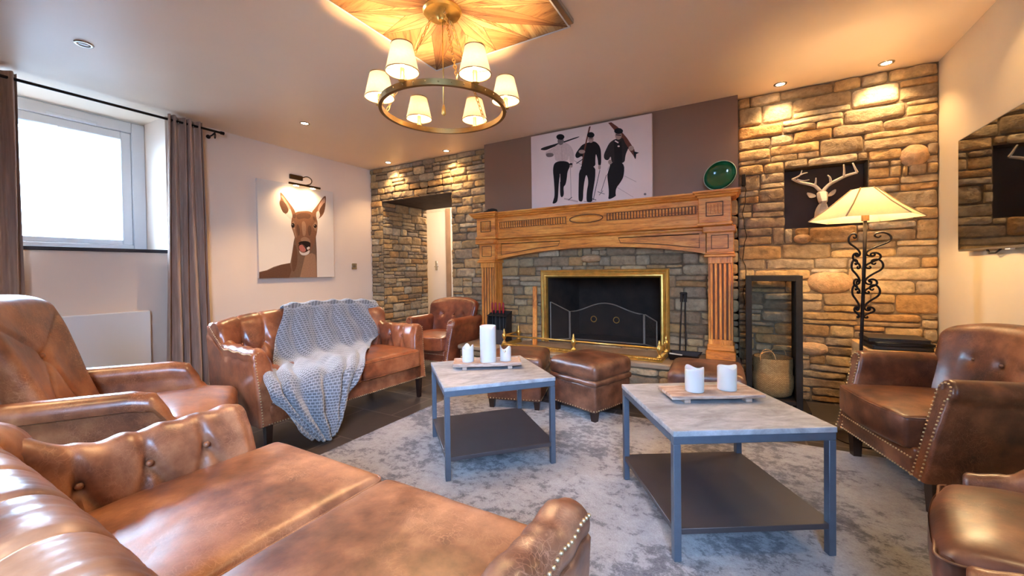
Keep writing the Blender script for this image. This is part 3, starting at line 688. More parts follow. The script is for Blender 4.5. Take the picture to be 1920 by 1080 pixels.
# beyond the passage: plaster wall and white door
for nm, lo, hi in (('corridor_plaster', (-5.8, 6.16, 0), (-2.4, 6.3, ZC)), ('corridor_plaster', (-5.9, 4.9, 0), (-5.75, 6.3, ZC)), ('corridor_plaster', (-5.8, YB+0.80, 0), (PX0-0.01, YB+0.92, ZC)), ('corridor_plaster', (PX1+0.01, YB+0.80, 0), (-2.4, YB+0.92, ZC)), ('corridor_plaster', (-2.5, 4.9, 0), (-2.35, 6.3, ZC))):
    mb = MB(); mb.box(lo, hi); mb.build(nm, M_PLASTER, wb)
d_ = empty('door_1', (0, 0, 0), kind='structure')
mb = MB(); mb.bbox((-5.62, 6.10, 0.01), (-4.885, 6.15, 2.25), 0.005); mb.build('door_leaf', plain('door_white', sc(226, 214, 198), 0.5), d_)
mb = MB(); mb.bbox((-4.885, 6.07, 0), (-4.77, 6.17, 2.3), 0.006); mb.build('door_jamb', plain('door_jamb_brown', sc(150, 122, 98), 0.6, nscale=6), d_)
mb = MB(); mb.bbox((-4.77, 6.08, 0), (-3.9, 6.17, 2.3), 0.004); mb.build('door_lining', plain('door_lining_white', sc(230, 222, 208), 0.5), d_)
mb = MB(); mb.bbox((-5.165, 6.085, 1.13), (-5.115, 6.102, 1.31), 0.004); mb.tube([(-5.14, 6.09, 1.20), (-5.14, 6.04, 1.20), (-5.05, 6.04, 1.20)], 0.010, n=8)
mb.build('door_handle', M_CHROME, d_)

# chimney breast: painted above, stone below, firebox opening
FX0, FX1, FZ0, FZ1 = -1.83, -0.63, 0.34, 1.06
HZ = 0.33
wc = empty('wall_chimney', (0, 0, 0), kind='structure')
mb = MB()
mb.box((BX0, YBR, 1.68), (BX1, YB+0.02, ZC)); mb.box((BX0, YBR+0.0, 0), (BX0+0.03, YB+0.02, 1.70)); mb.box((BX1-0.03, YBR+0.0, 0), (BX1, YB+0.02, 1.70))
mb.build('breast', M_BREAST, wc, smooth=None)
mb = MB(); stone_mesh(mb, (BX0, YBR, 0), (1, 0, 0), (0, -1, 0), BX1-BX0, 1.69, holes=[(FX0-BX0, FZ0, FX1-BX0, FZ1)], ovals=[(1.28, 1.215, 0.11, 0.045)], seed=47, tone=0.80, hmax=0.12, wmax=0.30, D=0.018)
mb.build('stone_surround', M_STONE, wc, smooth=60, fixn=False)
mb = MB()
y1 = YBR+0.62
for q in (((FX0, YBR, FZ0), (FX0+0.14, y1, FZ0), (FX0+0.14, y1, FZ1), (FX0, YBR, FZ1)), ((FX1, YBR, FZ0), (FX1-0.14, y1, FZ0), (FX1-0.14, y1, FZ1), (FX1, YBR, FZ1)),
          ((FX0, YBR, FZ1), (FX1, YBR, FZ1), (FX1, y1, FZ1), (FX0, y1, FZ1)), ((FX0, YBR, FZ0), (FX1, YBR, FZ0), (FX1, y1, FZ0), (FX0, y1, FZ0)),
          ((FX0, y1, FZ0), (FX1, y1, FZ0), (FX1, y1, FZ1), (FX0, y1, FZ1))):
    mb.add(q, [(0, 1, 2, 3)])
mb.build('firebox', M_SOOT, wc, smooth=None)
# raised hearth
HY = 3.42
hh = empty('trim_2', (0, 0, 0), kind='structure')
M_HEARTH = plain('hearth_stone', sc(150, 128, 104), 0.6, nscale=7, namt=0.18, bumpamt=0.3)
mb = MB(); mb.bbox((-2.62, HY, HZ-0.05), (0.0, YBR+0.01, HZ), 0.012); mb.build('hearth_slab', M_HEARTH, hh)
mb = MB(); stone_mesh(mb, (-2.60, HY+0.03, 0), (1, 0, 0), (0, -1, 0), 2.58, HZ-0.05, seed=53, tone=0.85, hmax=0.14, wmin=0.2, wmax=0.45, D=0.02)
mb.add([(-0.02, HY+0.03, 0), (-0.02, YBR, 0), (-0.02, YBR, HZ-0.05), (-0.02, HY+0.03, HZ-0.05)], [(0, 1, 2, 3)], col=sc(110, 90, 70))
mb.add([(-2.6, HY+0.03, 0), (-2.6, YBR, 0), (-2.6, YBR, HZ-0.05), (-2.6, HY+0.03, HZ-0.05)], [(0, 1, 2, 3)], col=sc(110, 90, 70))
mb.build('hearth_face', M_STONE, hh, smooth=60, fixn=False)

# ceiling panel of reclaimed boards, set as a star
PC = Vector((-1.40, 1.79)); HS = 0.505
pn = empty('trim_3', (0, 0, 0), kind='structure')
mb = MB(); uvs = []
zc = ZC-0.022
def pt(a, r): # direction angle & reach onto square or inner ring
    return PC+Vector((math.cos(a), math.sin(a)))*r
def sq(a):
    c, s_ = abs(math.cos(a)), abs(math.sin(a)); return HS/max(c, s_)
pieces = []
for k in range(8):
    a = k*math.pi/4+math.pi/4
    corner = (k % 2 == 0)
    tip = pt(a, sq(a)); wdt = 0.24 if corner else 0.26; rr = 0.22 if corner else 0.20
    l = pt(a+wdt*1.0, rr*1.3); r_ = pt(a-wdt*1.0, rr*1.3)
    pieces.append(([PC, r_, tip], a, 0 if corner else 2)); pieces.append(([PC, tip, l], a, 1 if corner else 3))
for k in range(8):
    a = k*math.pi/4+math.pi/4; b2 = a+math.pi/4
    ca = (k % 2 == 0); cb = not ca
    p1 = pt(a+(0.24 if ca else 0.26), (0.22 if ca else 0.20)*1.3); p2 = pt(b2-(0.24 if cb else 0.26), (0.22 if cb else 0.20)*1.3)
    t1 = pt(a, sq(a)); t2 = pt(b2, sq(b2)); mid = (t1+t2)/2
    pieces.append(([PC, p1, mid], (a+b2)/2+0.45, 4)); pieces.append(([PC, mid, p2], (a+b2)/2-0.45, 5))
    pieces.append(([p1, t1, mid], a+0.9, 6)); pieces.append(([p2, mid, t2], b2-0.9, 7))
TON = [(140,104,70),(124,88,58),(172,146,106),(164,136,94),(156,124,84),(178,152,110),(182,156,116),(154,120,80)]
gm, nt, b = new_mat('reclaimed_boards')
uvn = nt.nodes.new('ShaderNodeUVMap'); uvn.uv_map = 'grain'
mp = nt.nodes.new('ShaderNodeMapping'); mp.inputs['Scale'].default_value = (1.2, 12, 1); nt.links.new(uvn.outputs[0], mp.inputs[0])
n1 = noise_n(nt, mp.outputs[0], 2.6, 7, 0.7, 0.8)
a_ = nt.nodes.new('ShaderNodeVertexColor'); a_.layer_name = 'Col'
c1 = ramp(nt, n1.outputs[0], [(0.33, (0.30, 0.20, 0.13)), (0.43, (0.70, 0.58, 0.46)), (0.55, (0.95, 0.92, 0.86)), (0.68, (1.05, 1.05, 1.0))])
nt.links.new(mixc(nt, a_.outputs[0], c1, 1, 'MULTIPLY'), b.inputs['Base Color']); b.inputs['Roughness'].default_value = 0.5
bump(nt, b, n1.outputs[0], 0.3, 0.01)
uvl = []
for tri, ang, ti in pieces:
    n0 = len(mb.v); mb.add([(p.x, p.y, zc) for p in tri], [(0, 1, 2)], col=sc(*TON[ti]))
    off = random.random()*5
    uvl.append([(p.x*math.cos(ang)+p.y*math.sin(ang)+off, -p.x*math.sin(ang)+p.y*math.cos(ang)+off) for p in tri])
o = mb.build('star_boards', gm, pn, smooth=None, fixn=False)
uv = o.data.uv_layers.new(name='grain')
for pl, us in zip(o.data.polygons, uvl):
    for li, q in zip(pl.loop_indices, us): uv.data[li].uv = q
mb = MB(); done = set()
for tri, ang, ti in pieces:
    for p, q in ((tri[0], tri[1]), (tri[1], tri[2]), (tri[2], tri[0])):
        key = tuple(sorted(((round(p.x, 3), round(p.y, 3)), (round(q.x, 3), round(q.y, 3)))))
        if key in done: continue
        done.add(key); d = (q-p); L_ = d.length
        if L_ < 1e-4: continue
        nn = Vector((-d.y, d.x))/L_*0.0014
        mb.add([(p.x+nn.x, p.y+nn.y, zc-0.0006), (q.x+nn.x, q.y+nn.y, zc-0.0006), (q.x-nn.x, q.y-nn.y, zc-0.0006), (p.x-nn.x, p.y-nn.y, zc-0.0006)], [(0, 1, 2, 3)])
mb.build('board_joints', plain('joint_dark', sc(92, 58, 32), 0.8), pn, smooth=None, fixn=False)
mb = MB(); e = HS+0.012
for lo, hi in (((-e, -e), (e, -HS)), ((-e, HS), (e, e)), ((-e, -HS), (-HS, HS)), ((HS, -HS), (e, HS))):
    mb.box((PC.x+lo[0], PC.y+lo[1], zc-0.002), (PC.x+hi[0], PC.y+hi[1], ZC+0.001))
mb.build('edge_bead', M_WHITE, pn)
mb = MB(); mb.bbox((-0.885, 1.30, ZC-0.03), (-0.85, 2.275, ZC), 0.004); tag(mb.build('trim_4', M_CHROME), kind='structure')

# radiator panel below the window (flat white)
t = empty('panel_heater', (XL, 1.02, 0.15), label='flat white heater panel on the wall under the window', cat='heater')
mb = MB(); mb.bbox((0.03, -0.52, 0.0), (0.07, 0.52, 0.64), 0.008); mb.build('front_panel', M_WHITE, t)
for yy in (-0.35, 0.3): mb = MB(); mb.box((0.001, yy, 0.1), (0.032, yy+0.05, 0.55)); mb.build('wall_bracket', M_WHITE, t)
# ------------------------------------------------------------------ seating
def seg_d(px, py, ax, ay, bx, by):
    dx, dy = bx-ax, by-ay; L2 = dx*dx+dy*dy
    t = 0 if L2 == 0 else max(0, min(1, ((px-ax)*dx+(py-ay)*dy)/L2))
    return math.hypot(px-ax-dx*t, py-ay-dy*t)
def tuft(u, v_, btn, segs, A=0.013, sw=0.016, B=0.016, bw=0.020):
    d = min((seg_d(u, v_, *s_) for s_ in segs), default=1)
    r = min((math.hypot(u-x, v_-y) for x, y in btn), default=1)
    return A*(1-math.exp(-(d/sw)**2)) - B*math.exp(-(r/bw)**2)
def resample(pts, n):
    pts = [Vector(p) for p in pts]; L = [0]
    for a, b_ in zip(pts, pts[1:]): L.append(L[-1]+(b_-a).length)
    out = []; j = 0
    for i in range(n):
        t = L[-1]*i/(n-1)
        while j < len(L)-2 and L[j+1] < t: j += 1
        k = (t-L[j])/max(1e-9, L[j+1]-L[j]); out.append(pts[j].lerp(pts[j+1], k))
    return out, L[-1]
def nails(parent, paths, sp=0.013, r=0.0042, name='nailhead_strip'):
    for path in paths:
        mb = MB(); PT = []
        n = max(2, int(sum((Vector(b_)-Vector(a)).length for a, b_ in zip(path, path[1:]))/sp))
        PT += resample(path, n)[0]
        for p in PT: mb.ell(p, (r, r, r), n=6, m_=4)
        mb.build(name, M_NAIL, parent, smooth=180)
def buttons(parent, pts, mat, r=0.011):
    for p in pts:
        mb = MB(); mb.ell((0, 0, 0), (r, r, r), n=10, m_=6); mb.build('button', mat, parent, smooth=180, loc=p)
def leg(parent, x, y, h, w0=0.022, w1=0.014, splay=(0, 0)):
    mb = MB()
    mb.loft([[(sx*w0, sy*w0, h) for sx, sy in ((-1,-1),(1,-1),(1,1),(-1,1))], [(sx*w1+splay[0], sy*w1+splay[1], 0) for sx, sy in ((-1,-1),(1,-1),(1,1),(-1,1))]])
    return mb.build('leg', M_LEG, parent, smooth=None, loc=(x, y, 0))

def arm_mesh(mat, parent, sgn, xs, stations, tz=0.09, nprof=30, lean=0.0, zb=0.15, inner=None, name='arm', capr=0.03, flat_from=None):
    """stations: (y, z_top, roll_radius, outward_shift). xs = centre x of the arm panel"""
    def ring(y, zt, rr, ox, th):
        pts = []
        c = zt-rr; t2 = th/2
        # outer side, up
        for z in (zb, zb+(c-zb)*0.3, zb+(c-zb)*0.6, c-rr*0.55): pts.append((t2+max(0, ox*((z-zb)/max(0.05, c-zb))**2), z))
        aend = math.pi+1.1 if not inner else math.pi+0.75
        for i in range(13):
            a = -0.75+aend*i/12
            pts.append((ox+(rr)*math.cos(a), c+rr*math.sin(a)))
        if inner:
            for q, xx in ((0.9, -t2*0.86), (0.7, -t2-0.006), (0.45, -t2-0.010), (0.2, -t2-0.004), (0, -t2)): pts.append((xx, zb+(c-zb)*q))
        else:
          for z in (c-rr*0.55, zb+(c-zb)*0.6, zb+(c-zb)*0.3, zb): pts.append((-t2+ox*0.35*((z-zb)/max(0.05, c-zb))**2, z))
        pts, _ = resample([Vector((p[0], p[1], 0)) for p in pts], nprof)
        return [(p.x, p.y) for p in pts]
    rings = []
    ny = len(stations)
    for (y, zt, rr, ox) in stations:
        r2 = ring(y, zt, rr, ox, tz); out = []
        for (px, pz) in r2:
            x = px
            if inner and px < 0.02 or (inner and pz > zt-rr):
                x2 = px - (inner(y, pz, zt) if px < ox else 0); 
                dz = inner(y, pz, zt) if pz > zt-rr*1.0 and px >= ox-rr*0.7 else 0
                x = x2; pz = pz+dz*0.35
            yy = y - lean*((pz-zb)/0.45)
            out.append((xs+sgn*x, yy, pz))
        rings.append(out)
    # rounded ends
    def shrink(rg, zt, rr, ins, dy):
        o_ = []
        for (x, y, z) in rg:
            cx = xs; cz = max(zb+0.03, min(zt-rr, z)); d = Vector((x-cx, z-cz)); L_ = d.length
            k = max(0.0, (L_-ins))/L_ if L_ > 1e-6 else 0
            o_.append((cx+d.x*k, y+dy, cz+d.y*k))
        return o_
    y, zt, rr, ox = stations[-1]; last = rings[-1]; ext = []
    for q in (0.3, 0.6, 0.85, 1.0):
        a = q*math.pi/2; ext.append(shrink(last, zt, rr, capr*(1-math.cos(a)), capr*math.sin(a)*0.8))
    ext.append(shrink(last, zt, rr, 0.034, capr*0.8)); ext.append(shrink(last, zt, rr, 1, capr*0.8))
    rings += ext
    mb = MB(); mb.loft(rings, cap=False); fs = len(rings[0])
    o = mb.build(name, mat, parent, smooth=50)
    # outline of the front face for the nails
    face = ext[2]
    return o, face

def make_settee(name, W_, D_, H_, mat, label, cat, loc, rz, group=None, arm_z=0.62, sp=0.165, fine=1.0, dyb=0.0):
    T = empty(name, loc, rz, label, cat, group)
    y0 = -D_/2; yf = D_/2; zb = 0.17
    # backrest
    nx = int(150*fine); nsn = int(84*fine)
    xe = W_/2-0.02
    rows1 = []; k = int(xe/sp)
    row_lo = [i*sp for i in range(-k, k+1) if abs(i*sp) < xe-0.12]
    row_hi = [(i+0.5)*sp for i in range(-k-1, k+1) if abs((i+0.5)*sp) < xe-0.06]
    a_lo, a_hi, a_top, a_end = 0.13, 0.25, 0.44, 0.66
    segs = []
    for x in row_lo:
        segs.append((x, -0.02, x, a_lo))
        for x2 in row_hi:
            if abs(x2-x) < sp*0.6: segs.append((x, a_lo, x2, a_hi))
    for x in row_hi: segs.append((x, a_hi, x, a_end))
    btn = [(x, a_lo) for x in row_lo]+[(x, a_hi) for x in row_hi]
    bp = []
    rings = []
    btn_left = {i: (1e9, None) for i in range(len(btn))}
    for i in range(nx+1):
        x = -xe+2*xe*i/nx; t = abs(x)/xe
        H = H_-0.055*t**2.2
        sh = 0.075*smoothstep(0.72, 1.0, t)+dyb
        sec = [(y0+0.225, 0.36), (y0+0.205, 0.44), (y0+0.185, 0.55), (y0+0.165, H-0.13), (y0+0.155, H-0.05), (y0+0.115, H-0.005), (y0+0.06, H),
               (y0+0.01, H-0.035), (y0-0.005, H-0.10), (y0+0.0, H-0.25), (y0+0.02, 0.40), (y0+0.035, zb)]
        sec = chaikin(sec, 2, False)
        pts, Lt = resample([Vector((a+sh, b_, 0)) for a, b_ in sec], nsn)
        ring = []
        for j, p in enumerate(pts):
            a = Lt*j/(nsn-1)
            q = pts[min(j+1, nsn-1)]-pts[max(j-1, 0)]; nrm = Vector((q.y, -q.x)).normalized()
            if a < a_end+0.03:
                f = 1-smoothstep(a_end-0.10, a_end+0.02, a)
                A = 0.026 if a < a_hi+0.03 else 0.026-0.019*smoothstep(a_hi, a_top-0.05, a)
                sw = 0.024 if a < a_hi+0.04 else 0.024-0.013*smoothstep(a_hi, a_top-0.05, a)
                d = tuft(x, a, btn, segs, A*f, sw)*(1-smoothstep(0.97, 1.0, t))
                d += (0.0022*noise.noise(Vector((x*26, a*2.2, 3)))+0.0016*noise.noise(Vector((x*60, a*3, 7))))*f
            else: d = 0
            P = Vector((x, p.x+nrm.x*d, p.y+nrm.y*d)); ring.append(P)
            for bi, (bx, ba) in enumerate(btn):
                dd = (bx-x)**2+(ba-a)**2
                if dd < btn_left[bi][0]: btn_left[bi] = (dd, P+Vector((0, nrm.x, nrm.y))*0.003)
        rings.append(ring)
    mb = MB(); mb.loft(rings, closed=True, cap=True)
    bk_ = mb.build('backrest', mat, T, smooth=60)
    for bi in btn_left: bp.append(btn_left[bi][1])
    buttons(bk_, bp, mat, 0.0105)
    for x in (row_hi if fine > 1.2 else ()):
        sm_ = MB()
        ri = rings[max(0, min(nx, int(round((x+xe)/(2*xe)*nx))))]
        j0 = int(nsn*0.20); j1 = int(nsn*0.52)
        sm_.tube([p+Vector((0, 0, 0.0)) for p in ri[j0:j1]], 0.0022, n=6)
        sm_.build('pleat_seam', M_SEAM, bk_, smooth=180)
    # arms
    xs = W_/2-0.065
    L0, L1 = y0+0.10, yf-0.055
    ab = [L0+(L1-L0)*q for q in (0.30, 0.54, 0.78)]; zb_ = arm_z-0.095
    def inner(y, z, zt):
        segs_ = [(b_, zb_, b_, 1.2) for b_ in ab]+[(b_, zb_, b_-0.06, 0.36) for b_ in ab]+[(b_, zb_, b_+0.06, 0.36) for b_ in ab]
        return tuft(y, z, [(b_, zb_) for b_ in ab], segs_, 0.018-0.008*smoothstep(zb_+0.02, arm_z-0.02, z), 0.015, 0.014)*smoothstep(L0, L0+0.05, y)*(1-smoothstep(L1-0.03, L1, y))*smoothstep(0.36, 0.42, z)
    st = []
    ns = int(56*fine)
    for i in range(ns+1):
        y = L0+(L1-L0)*i/ns
        zt = arm_z+(H_-0.055-arm_z)*(1-smoothstep(L0, L0+0.26, y))+0.004*math.sin(i*0.5)
        st.append((y, zt, 0.047, 0.022*smoothstep(L0+0.05, L1, y)))
    paths = []
    for sg in (-1, 1):
        o, face = arm_mesh(mat, T, sg, sg*xs, st, tz=0.10, nprof=int(44*fine), lean=0.05, zb=zb, inner=inner, capr=0.022)
        buttons(o, [(sg*(xs-0.050), b_-0.036, zb_) for b_ in ab], mat, 0.0105)
        n = len(face)
        paths.append([Vector(face[j]) for j in range(0, int(n*0.5))])
        paths.append([Vector((sg*(xs+ox+(rr+0.002)*0.90), y-0.05*((zt-rr-zb)/0.45), zt-rr+rr*0.42)) for (y, zt, rr, ox) in st[4:]])
    # base rail and seat cushions
    mb = MB(); rbox(mb, (W_-0.17, D_-0.12, 0.15), 0.02, (6, 4, 2)); 
    mb.build('base_rail', mat, T, loc=(0, 0.02, zb+0.075))
    yr = yf-0.035
    paths.append([(-xs, yr, zb+0.012), (xs, yr, zb+0.012)])
    mb = MB(); rbox(mb, (2*xs-0.02, 0.05, 0.12), 0.015, (6, 2, 2)); mb.build('front_rail', mat, T, loc=(0, yr-0.028, zb+0.062))
    nails(T, paths, 0.0160, 0.0048)
    cw = (W_-2*0.125)/2; cdp = D_-0.22+0.03
    def wr(seed):
        def f(p, nn):
            k = 0.0035*noise.noise(Vector((p.x*7, p.y*5, seed)))+0.0015*noise.noise(Vector((p.x*22, p.y*16, seed)))
            return p+nn*k
        return f
    for i, sg in enumerate((-1, 1)):
        mb = MB(); rbox(mb, (cw-0.004, cdp, 0.145), 0.032, (22, 26, 5), deform=wr(i*9+len(name)), puff=0.026)
        c = mb.build('seat_cushion', mat, T, smooth=60, loc=(sg*cw/2, yf-cdp/2+0.012, zb+0.12+0.072))
        h = 0.072; px, py = (cw-0.004)/2-0.008, cdp/2-0.008
        pm = MB()
        for zz in (h-0.012, -h+0.012):
            r = 0.03; path = []
            for cx, cy, a0 in ((px-r, py-r, 0), (-px+r, py-r, 90), (-px+r, -py+r, 180), (px-r, -py+r, 270)):
                for a in range(0, 91, 18): path.append((cx+(r+0.006)*math.cos(R(a0+a)), cy+(r+0.006)*math.sin(R(a0+a)), zz))
            pm.tube(path, 0.0035, n=6, closed=True)
        pm.build('piping', mat, c, smooth=180)
    for sx in (-1, 1):
        leg(T, sx*(xs-0.01), yf-0.075, zb+0.02); leg(T, sx*(xs-0.01), y0+0.08, zb+0.02, splay=(0, -0.02))
    return T

s1 = make_settee('leather_sofa', 1.46, 0.81, 0.775, L_SOFA, 'tan leather two-seat sofa with pleated back nearest the camera, buttoned arm beside the high-backed armchair', 'sofa', (-1.02, 0.525, 0), 0, arm_z=0.60, fine=1.5, dyb=-0.06)
s2 = make_settee('leather_sofa', 1.42, 0.80, 0.825, L_SET2, 'brown buttoned leather two-seat sofa half covered by a grey throw, below the deer picture', 'sofa', (-2.835, 2.06, 0), R(-93.0), arm_z=0.635, sp=0.15)

# club armchair ----------------------------------------------------
def make_club(label, loc, rz, mat, group=None, xs=0.30):
    T = empty('club_armchair', loc, rz, label, 'armchair', group)
    W_, D_, zb = 0.74, 0.68, 0.15; yf = 0.33; y0 = -0.33
    st = []
    for i in range(31):
        y = y0+0.12+(yf-0.03-y0-0.12)*i/30
        st.append((y, 0.602-0.0*i, 0.052, 0.022))
    paths = []
    for sg in (-1, 1):
        o, face = arm_mesh(mat, T, sg, sg*xs, st, tz=0.075, nprof=36, lean=0.10, zb=zb, capr=0.02)
        paths.append([Vector(p)+Vector((0, 0.003, 0)) for p in face])
    # curved back
    def bd(p, nn):
        # local box centred; z up
        t = p.x/0.33
        zc = (p.z+0.22)/0.44
        q = Vector(p)
        if nn.y > 0.3:
            q.y += 0.02*(1-t*t)*math.sin(math.pi*max(0, min(1, zc)))
            for bx in (-0.15, 0, 0.15): q.y -= 0.02*math.exp(-((p.x-bx)**2+(p.z-0.035)**2)/0.028**2)
            q.y += 0.003*noise.noise(Vector((p.x*16, p.z*6, 1)))
        q.z -= 0.055*abs(t)**3*smoothstep(0.3, 1, zc)
        q.x *= 0.93+0.10*smoothstep(0.2, 1.0, zc)
        q.y += 0.10*abs(t)**2.2            # wraps forward
        q.y -= 0.10*zc
        return q
    mb = MB(); rbox(mb, (0.66, 0.11, 0.46), 0.05, (34, 3, 26), deform=bd)
    bk_ = mb.build('backrest', mat, T, smooth=60, loc=(0, y0+0.11, 0.565))
    buttons(bk_, [(x, 0.055+0.02-0.012-0.055, 0.035) for x in (-0.15, 0, 0.15)], mat, 0.010)
    mb = MB(); rbox(mb, (0.60, 0.58, 0.13), 0.02, (6, 6, 2)); mb.build('base_rail', mat, T, loc=(0, -0.0, zb+0.065))
    mb = MB(); rbox(mb, (0.56, 0.06, 0.13), 0.018, (8, 2, 3)); mb.build('front_rail', mat, T, loc=(0, yf-0.045, zb+0.065))
    paths.append([(-0.28, yf-0.014, zb+0.012), (0.28, yf-0.014, zb+0.012)]); paths.append([(-0.27, yf-0.014, zb+0.085), (0.27, yf-0.014, zb+0.085)])
    nails(T, paths, 0.0175, 0.0048)
    def wr(p, nn): return p+nn*(0.003*noise.noise(Vector((p.x*9, p.y*9, loc[0])))) + Vector((0, 0.03*(1-(p.x/0.27)**2) if nn.y > 0.3 else 0, 0))
    mb = MB(); rbox(mb, (0.535, 0.50, 0.145), 0.018, (20, 18, 5), deform=wr, puff=0.028)
    c = mb.build('seat_cushion', mat, T, smooth=60, loc=(0, yf-0.245, zb+0.13+0.062))
    pm = MB(); pm.tube([(0.268, -0.15, 0.068)]+[(0.262*q, 0.246+0.03*(1-q*q), 0.066) for q in (1, 0.6, 0.2, -0.2, -0.6, -1)]+[(-0.268, -0.15, 0.068)], 0.004, n=6); pm.build('piping', mat, c, smooth=180)
    for sx in (-1, 1): leg(T, sx*(xs-0.01), yf-0.09, zb+0.01, 0.026, 0.019); leg(T, sx*0.27, y0+0.06, zb+0.01, 0.022, 0.016, (0, -0.03))
    return T
make_club('dark brown leather club armchair with studded arms below the wall television', (0.565+0.33*0.96, 2.69+0.33*0.28, 0.0105), R(106.3), L_CLUB)
make_club('red-brown leather club armchair with three back buttons, beside the stone doorway', (-2.955, 3.59, 0), R(180), L_RED, xs=0.275)

# high-backed armchair with sweeping arms ---------------------------
def make_sweep(label, loc, rz, mat, zback=1.01, tee=True):
    T = empty('high_back_armchair', loc, rz, label, 'armchair')
    zb = 0.14; xs = 0.335 if tee else 0.283
    st = []
    keys = [(-0.34, 0.60, 0.056), (-0.10, 0.595, 0.056), (0.16, 0.590, 0.054), (0.235, 0.575, 0.050), (0.275, 0.52, 0.042), (0.30, 0.455, 0.036), (0.345, 0.405, 0.030), (0.42, 0.385, 0.026)]
    if not tee: keys[-3:] = [(0.30, 0.48, 0.040), (0.345, 0.445, 0.036), (0.42, 0.425, 0.032)]
    for i in range(52):
        y = -0.34+0.76*i/51
        for a, b_ in zip(keys, keys[1:]):
            if a[0] <= y <= b_[0]+1e-9:
                t = (y-a[0])/(b_[0]-a[0]); tt = t*t*(3-2*t) if a[0] > 0.1 else t
                st.append((y, a[1]+(b_[1]-a[1])*tt, a[2]+(b_[2]-a[2])*t, 0.018)); break
    paths = []
    for sg in (-1, 1):
        o, face = arm_mesh(mat, T, sg, sg*xs, st, tz=0.06, nprof=36, lean=0.0, zb=zb, capr=0.02)
        pa = []
        for (y, zt, rr, ox) in st[4:]: pa.append((sg*(xs+0.036+0.0), y, zt-rr*1.75))
        paths.append(pa); paths.append([(q[0], q[1], q[2]-0.024) for q in pa])
    # tall back: leaning, waisted, rounded head
    def bd(p, nn):
        zc = (p.z+0.33)/0.66; q = Vector(p)
        wv = 0.80+0.25*smoothstep(0.25, 0.95, zc)-0.10*smoothstep(0.93, 1.0, zc)
        q.x *= wv; t = p.x/0.31
        if nn.y > 0.3:
            q.y += 0.016*(1-t*t)
            q.y -= 0.022*math.exp(-((p.x)**2+(p.z-0.04)**2)/0.035**2)
            d1 = seg_d(p.x, p.z, 0, 0.04, -0.26, 0.22); d2 = seg_d(p.x, p.z, 0, 0.04, 0.26, 0.22); d3 = seg_d(p.x, p.z, 0, 0.04, -0.17, -0.30); d4 = seg_d(p.x, p.z, 0, 0.04, 0.17, -0.30)
            q.y -= 0.010*math.exp(-(min(d1, d2, d3, d4)/0.012)**2)
            q.y += 0.004*noise.noise(Vector((p.x*9, p.z*7, 2)))
        q.y += 0.07*abs(t)**2.5*(0.4+0.6*(1-zc))
        q.y += -0.16*zc-0.05*zc*zc
        q.z -= 0.03*abs(t)**3*smoothstep(0.7, 1, zc)
        return q
    hb = zback-0.34
    mb = MB(); rbox(mb, (0.62, 0.13, 0.66), 0.055, (34, 3, 34), deform=bd)
    bk_ = mb.build('backrest', mat, T, smooth=60, loc=(0, -0.20, 0.36+0.33))
    buttons(bk_, [(0, 0.065+0.016-0.022-0.16*0.56-0.05*0.31+0.004, 0.04)], mat, 0.013)
    mb = MB(); rbox(mb, (0.66 if tee else 0.55, 0.66, 0.16), 0.025, (6, 6, 2)); mb.build('base_rail', mat, T, loc=(0, 0.06, zb+0.09))
    def wr(p, nn):
        q = p+nn*(0.004*noise.noise(Vector((p.x*8, p.y*8, loc[1]))))
        # T shape: wide in front of the arms
        k = smoothstep(0.10, 0.17, p.y) if tee else -0.40
        q.x *= 1+0.27*k
        q.y += 0.025*(1-(p.x/0.27)**2)*(1 if p.y > 0.2 else 0)
        q.z -= 0.02*smoothstep(0.15, 0.36, p.y)*(1 if nn.z > 0.3 else 0)
        return q
    mb = MB(); rbox(mb, (0.55, 0.68, 0.15), 0.04, (18, 28, 5), deform=wr, puff=0.03)
    c = mb.build('seat_cushion', mat, T, smooth=60, loc=(0, 0.14, 0.35))
    pm = MB(); path = []
    px_ = 0.32 if tee else 0.216
    for cx, cy, a0 in ((px_, 0.30, 0), (-px_, 0.30, 90)):
        for a in range(0, 91, 15): path.append((cx+0.028*math.cos(R(a0+a)), cy+0.035*math.sin(R(a0+a))+0.02*(1-(cx/0.35)**2), 0.035))
    path = [(px_+0.027, 0.17, 0.050)]+path+[(-px_-0.027, 0.17, 0.050)]
    pm.tube(path, 0.005, n=6); pm.build('piping', mat, c, smooth=180)
    nails(T, paths, 0.018, 0.0055)
    for sx in (-1, 1): leg(T, sx*0.29, 0.36, zb+0.02, 0.025, 0.017); leg(T, sx*0.27, -0.26, zb+0.02, 0.022, 0.016, (0, -0.04))
    return T
make_sweep('worn tan leather armchair with a tall buttoned back in front of the window', (-2.73, 0.76, 0), R(-31.5), L_CHAIR)
make_sweep('brown leather armchair with a piped seat and studded sweeping arms beside the square table', (0.94, 1.42, 0.0105), R(72), L_CLUB, 0.95, False)

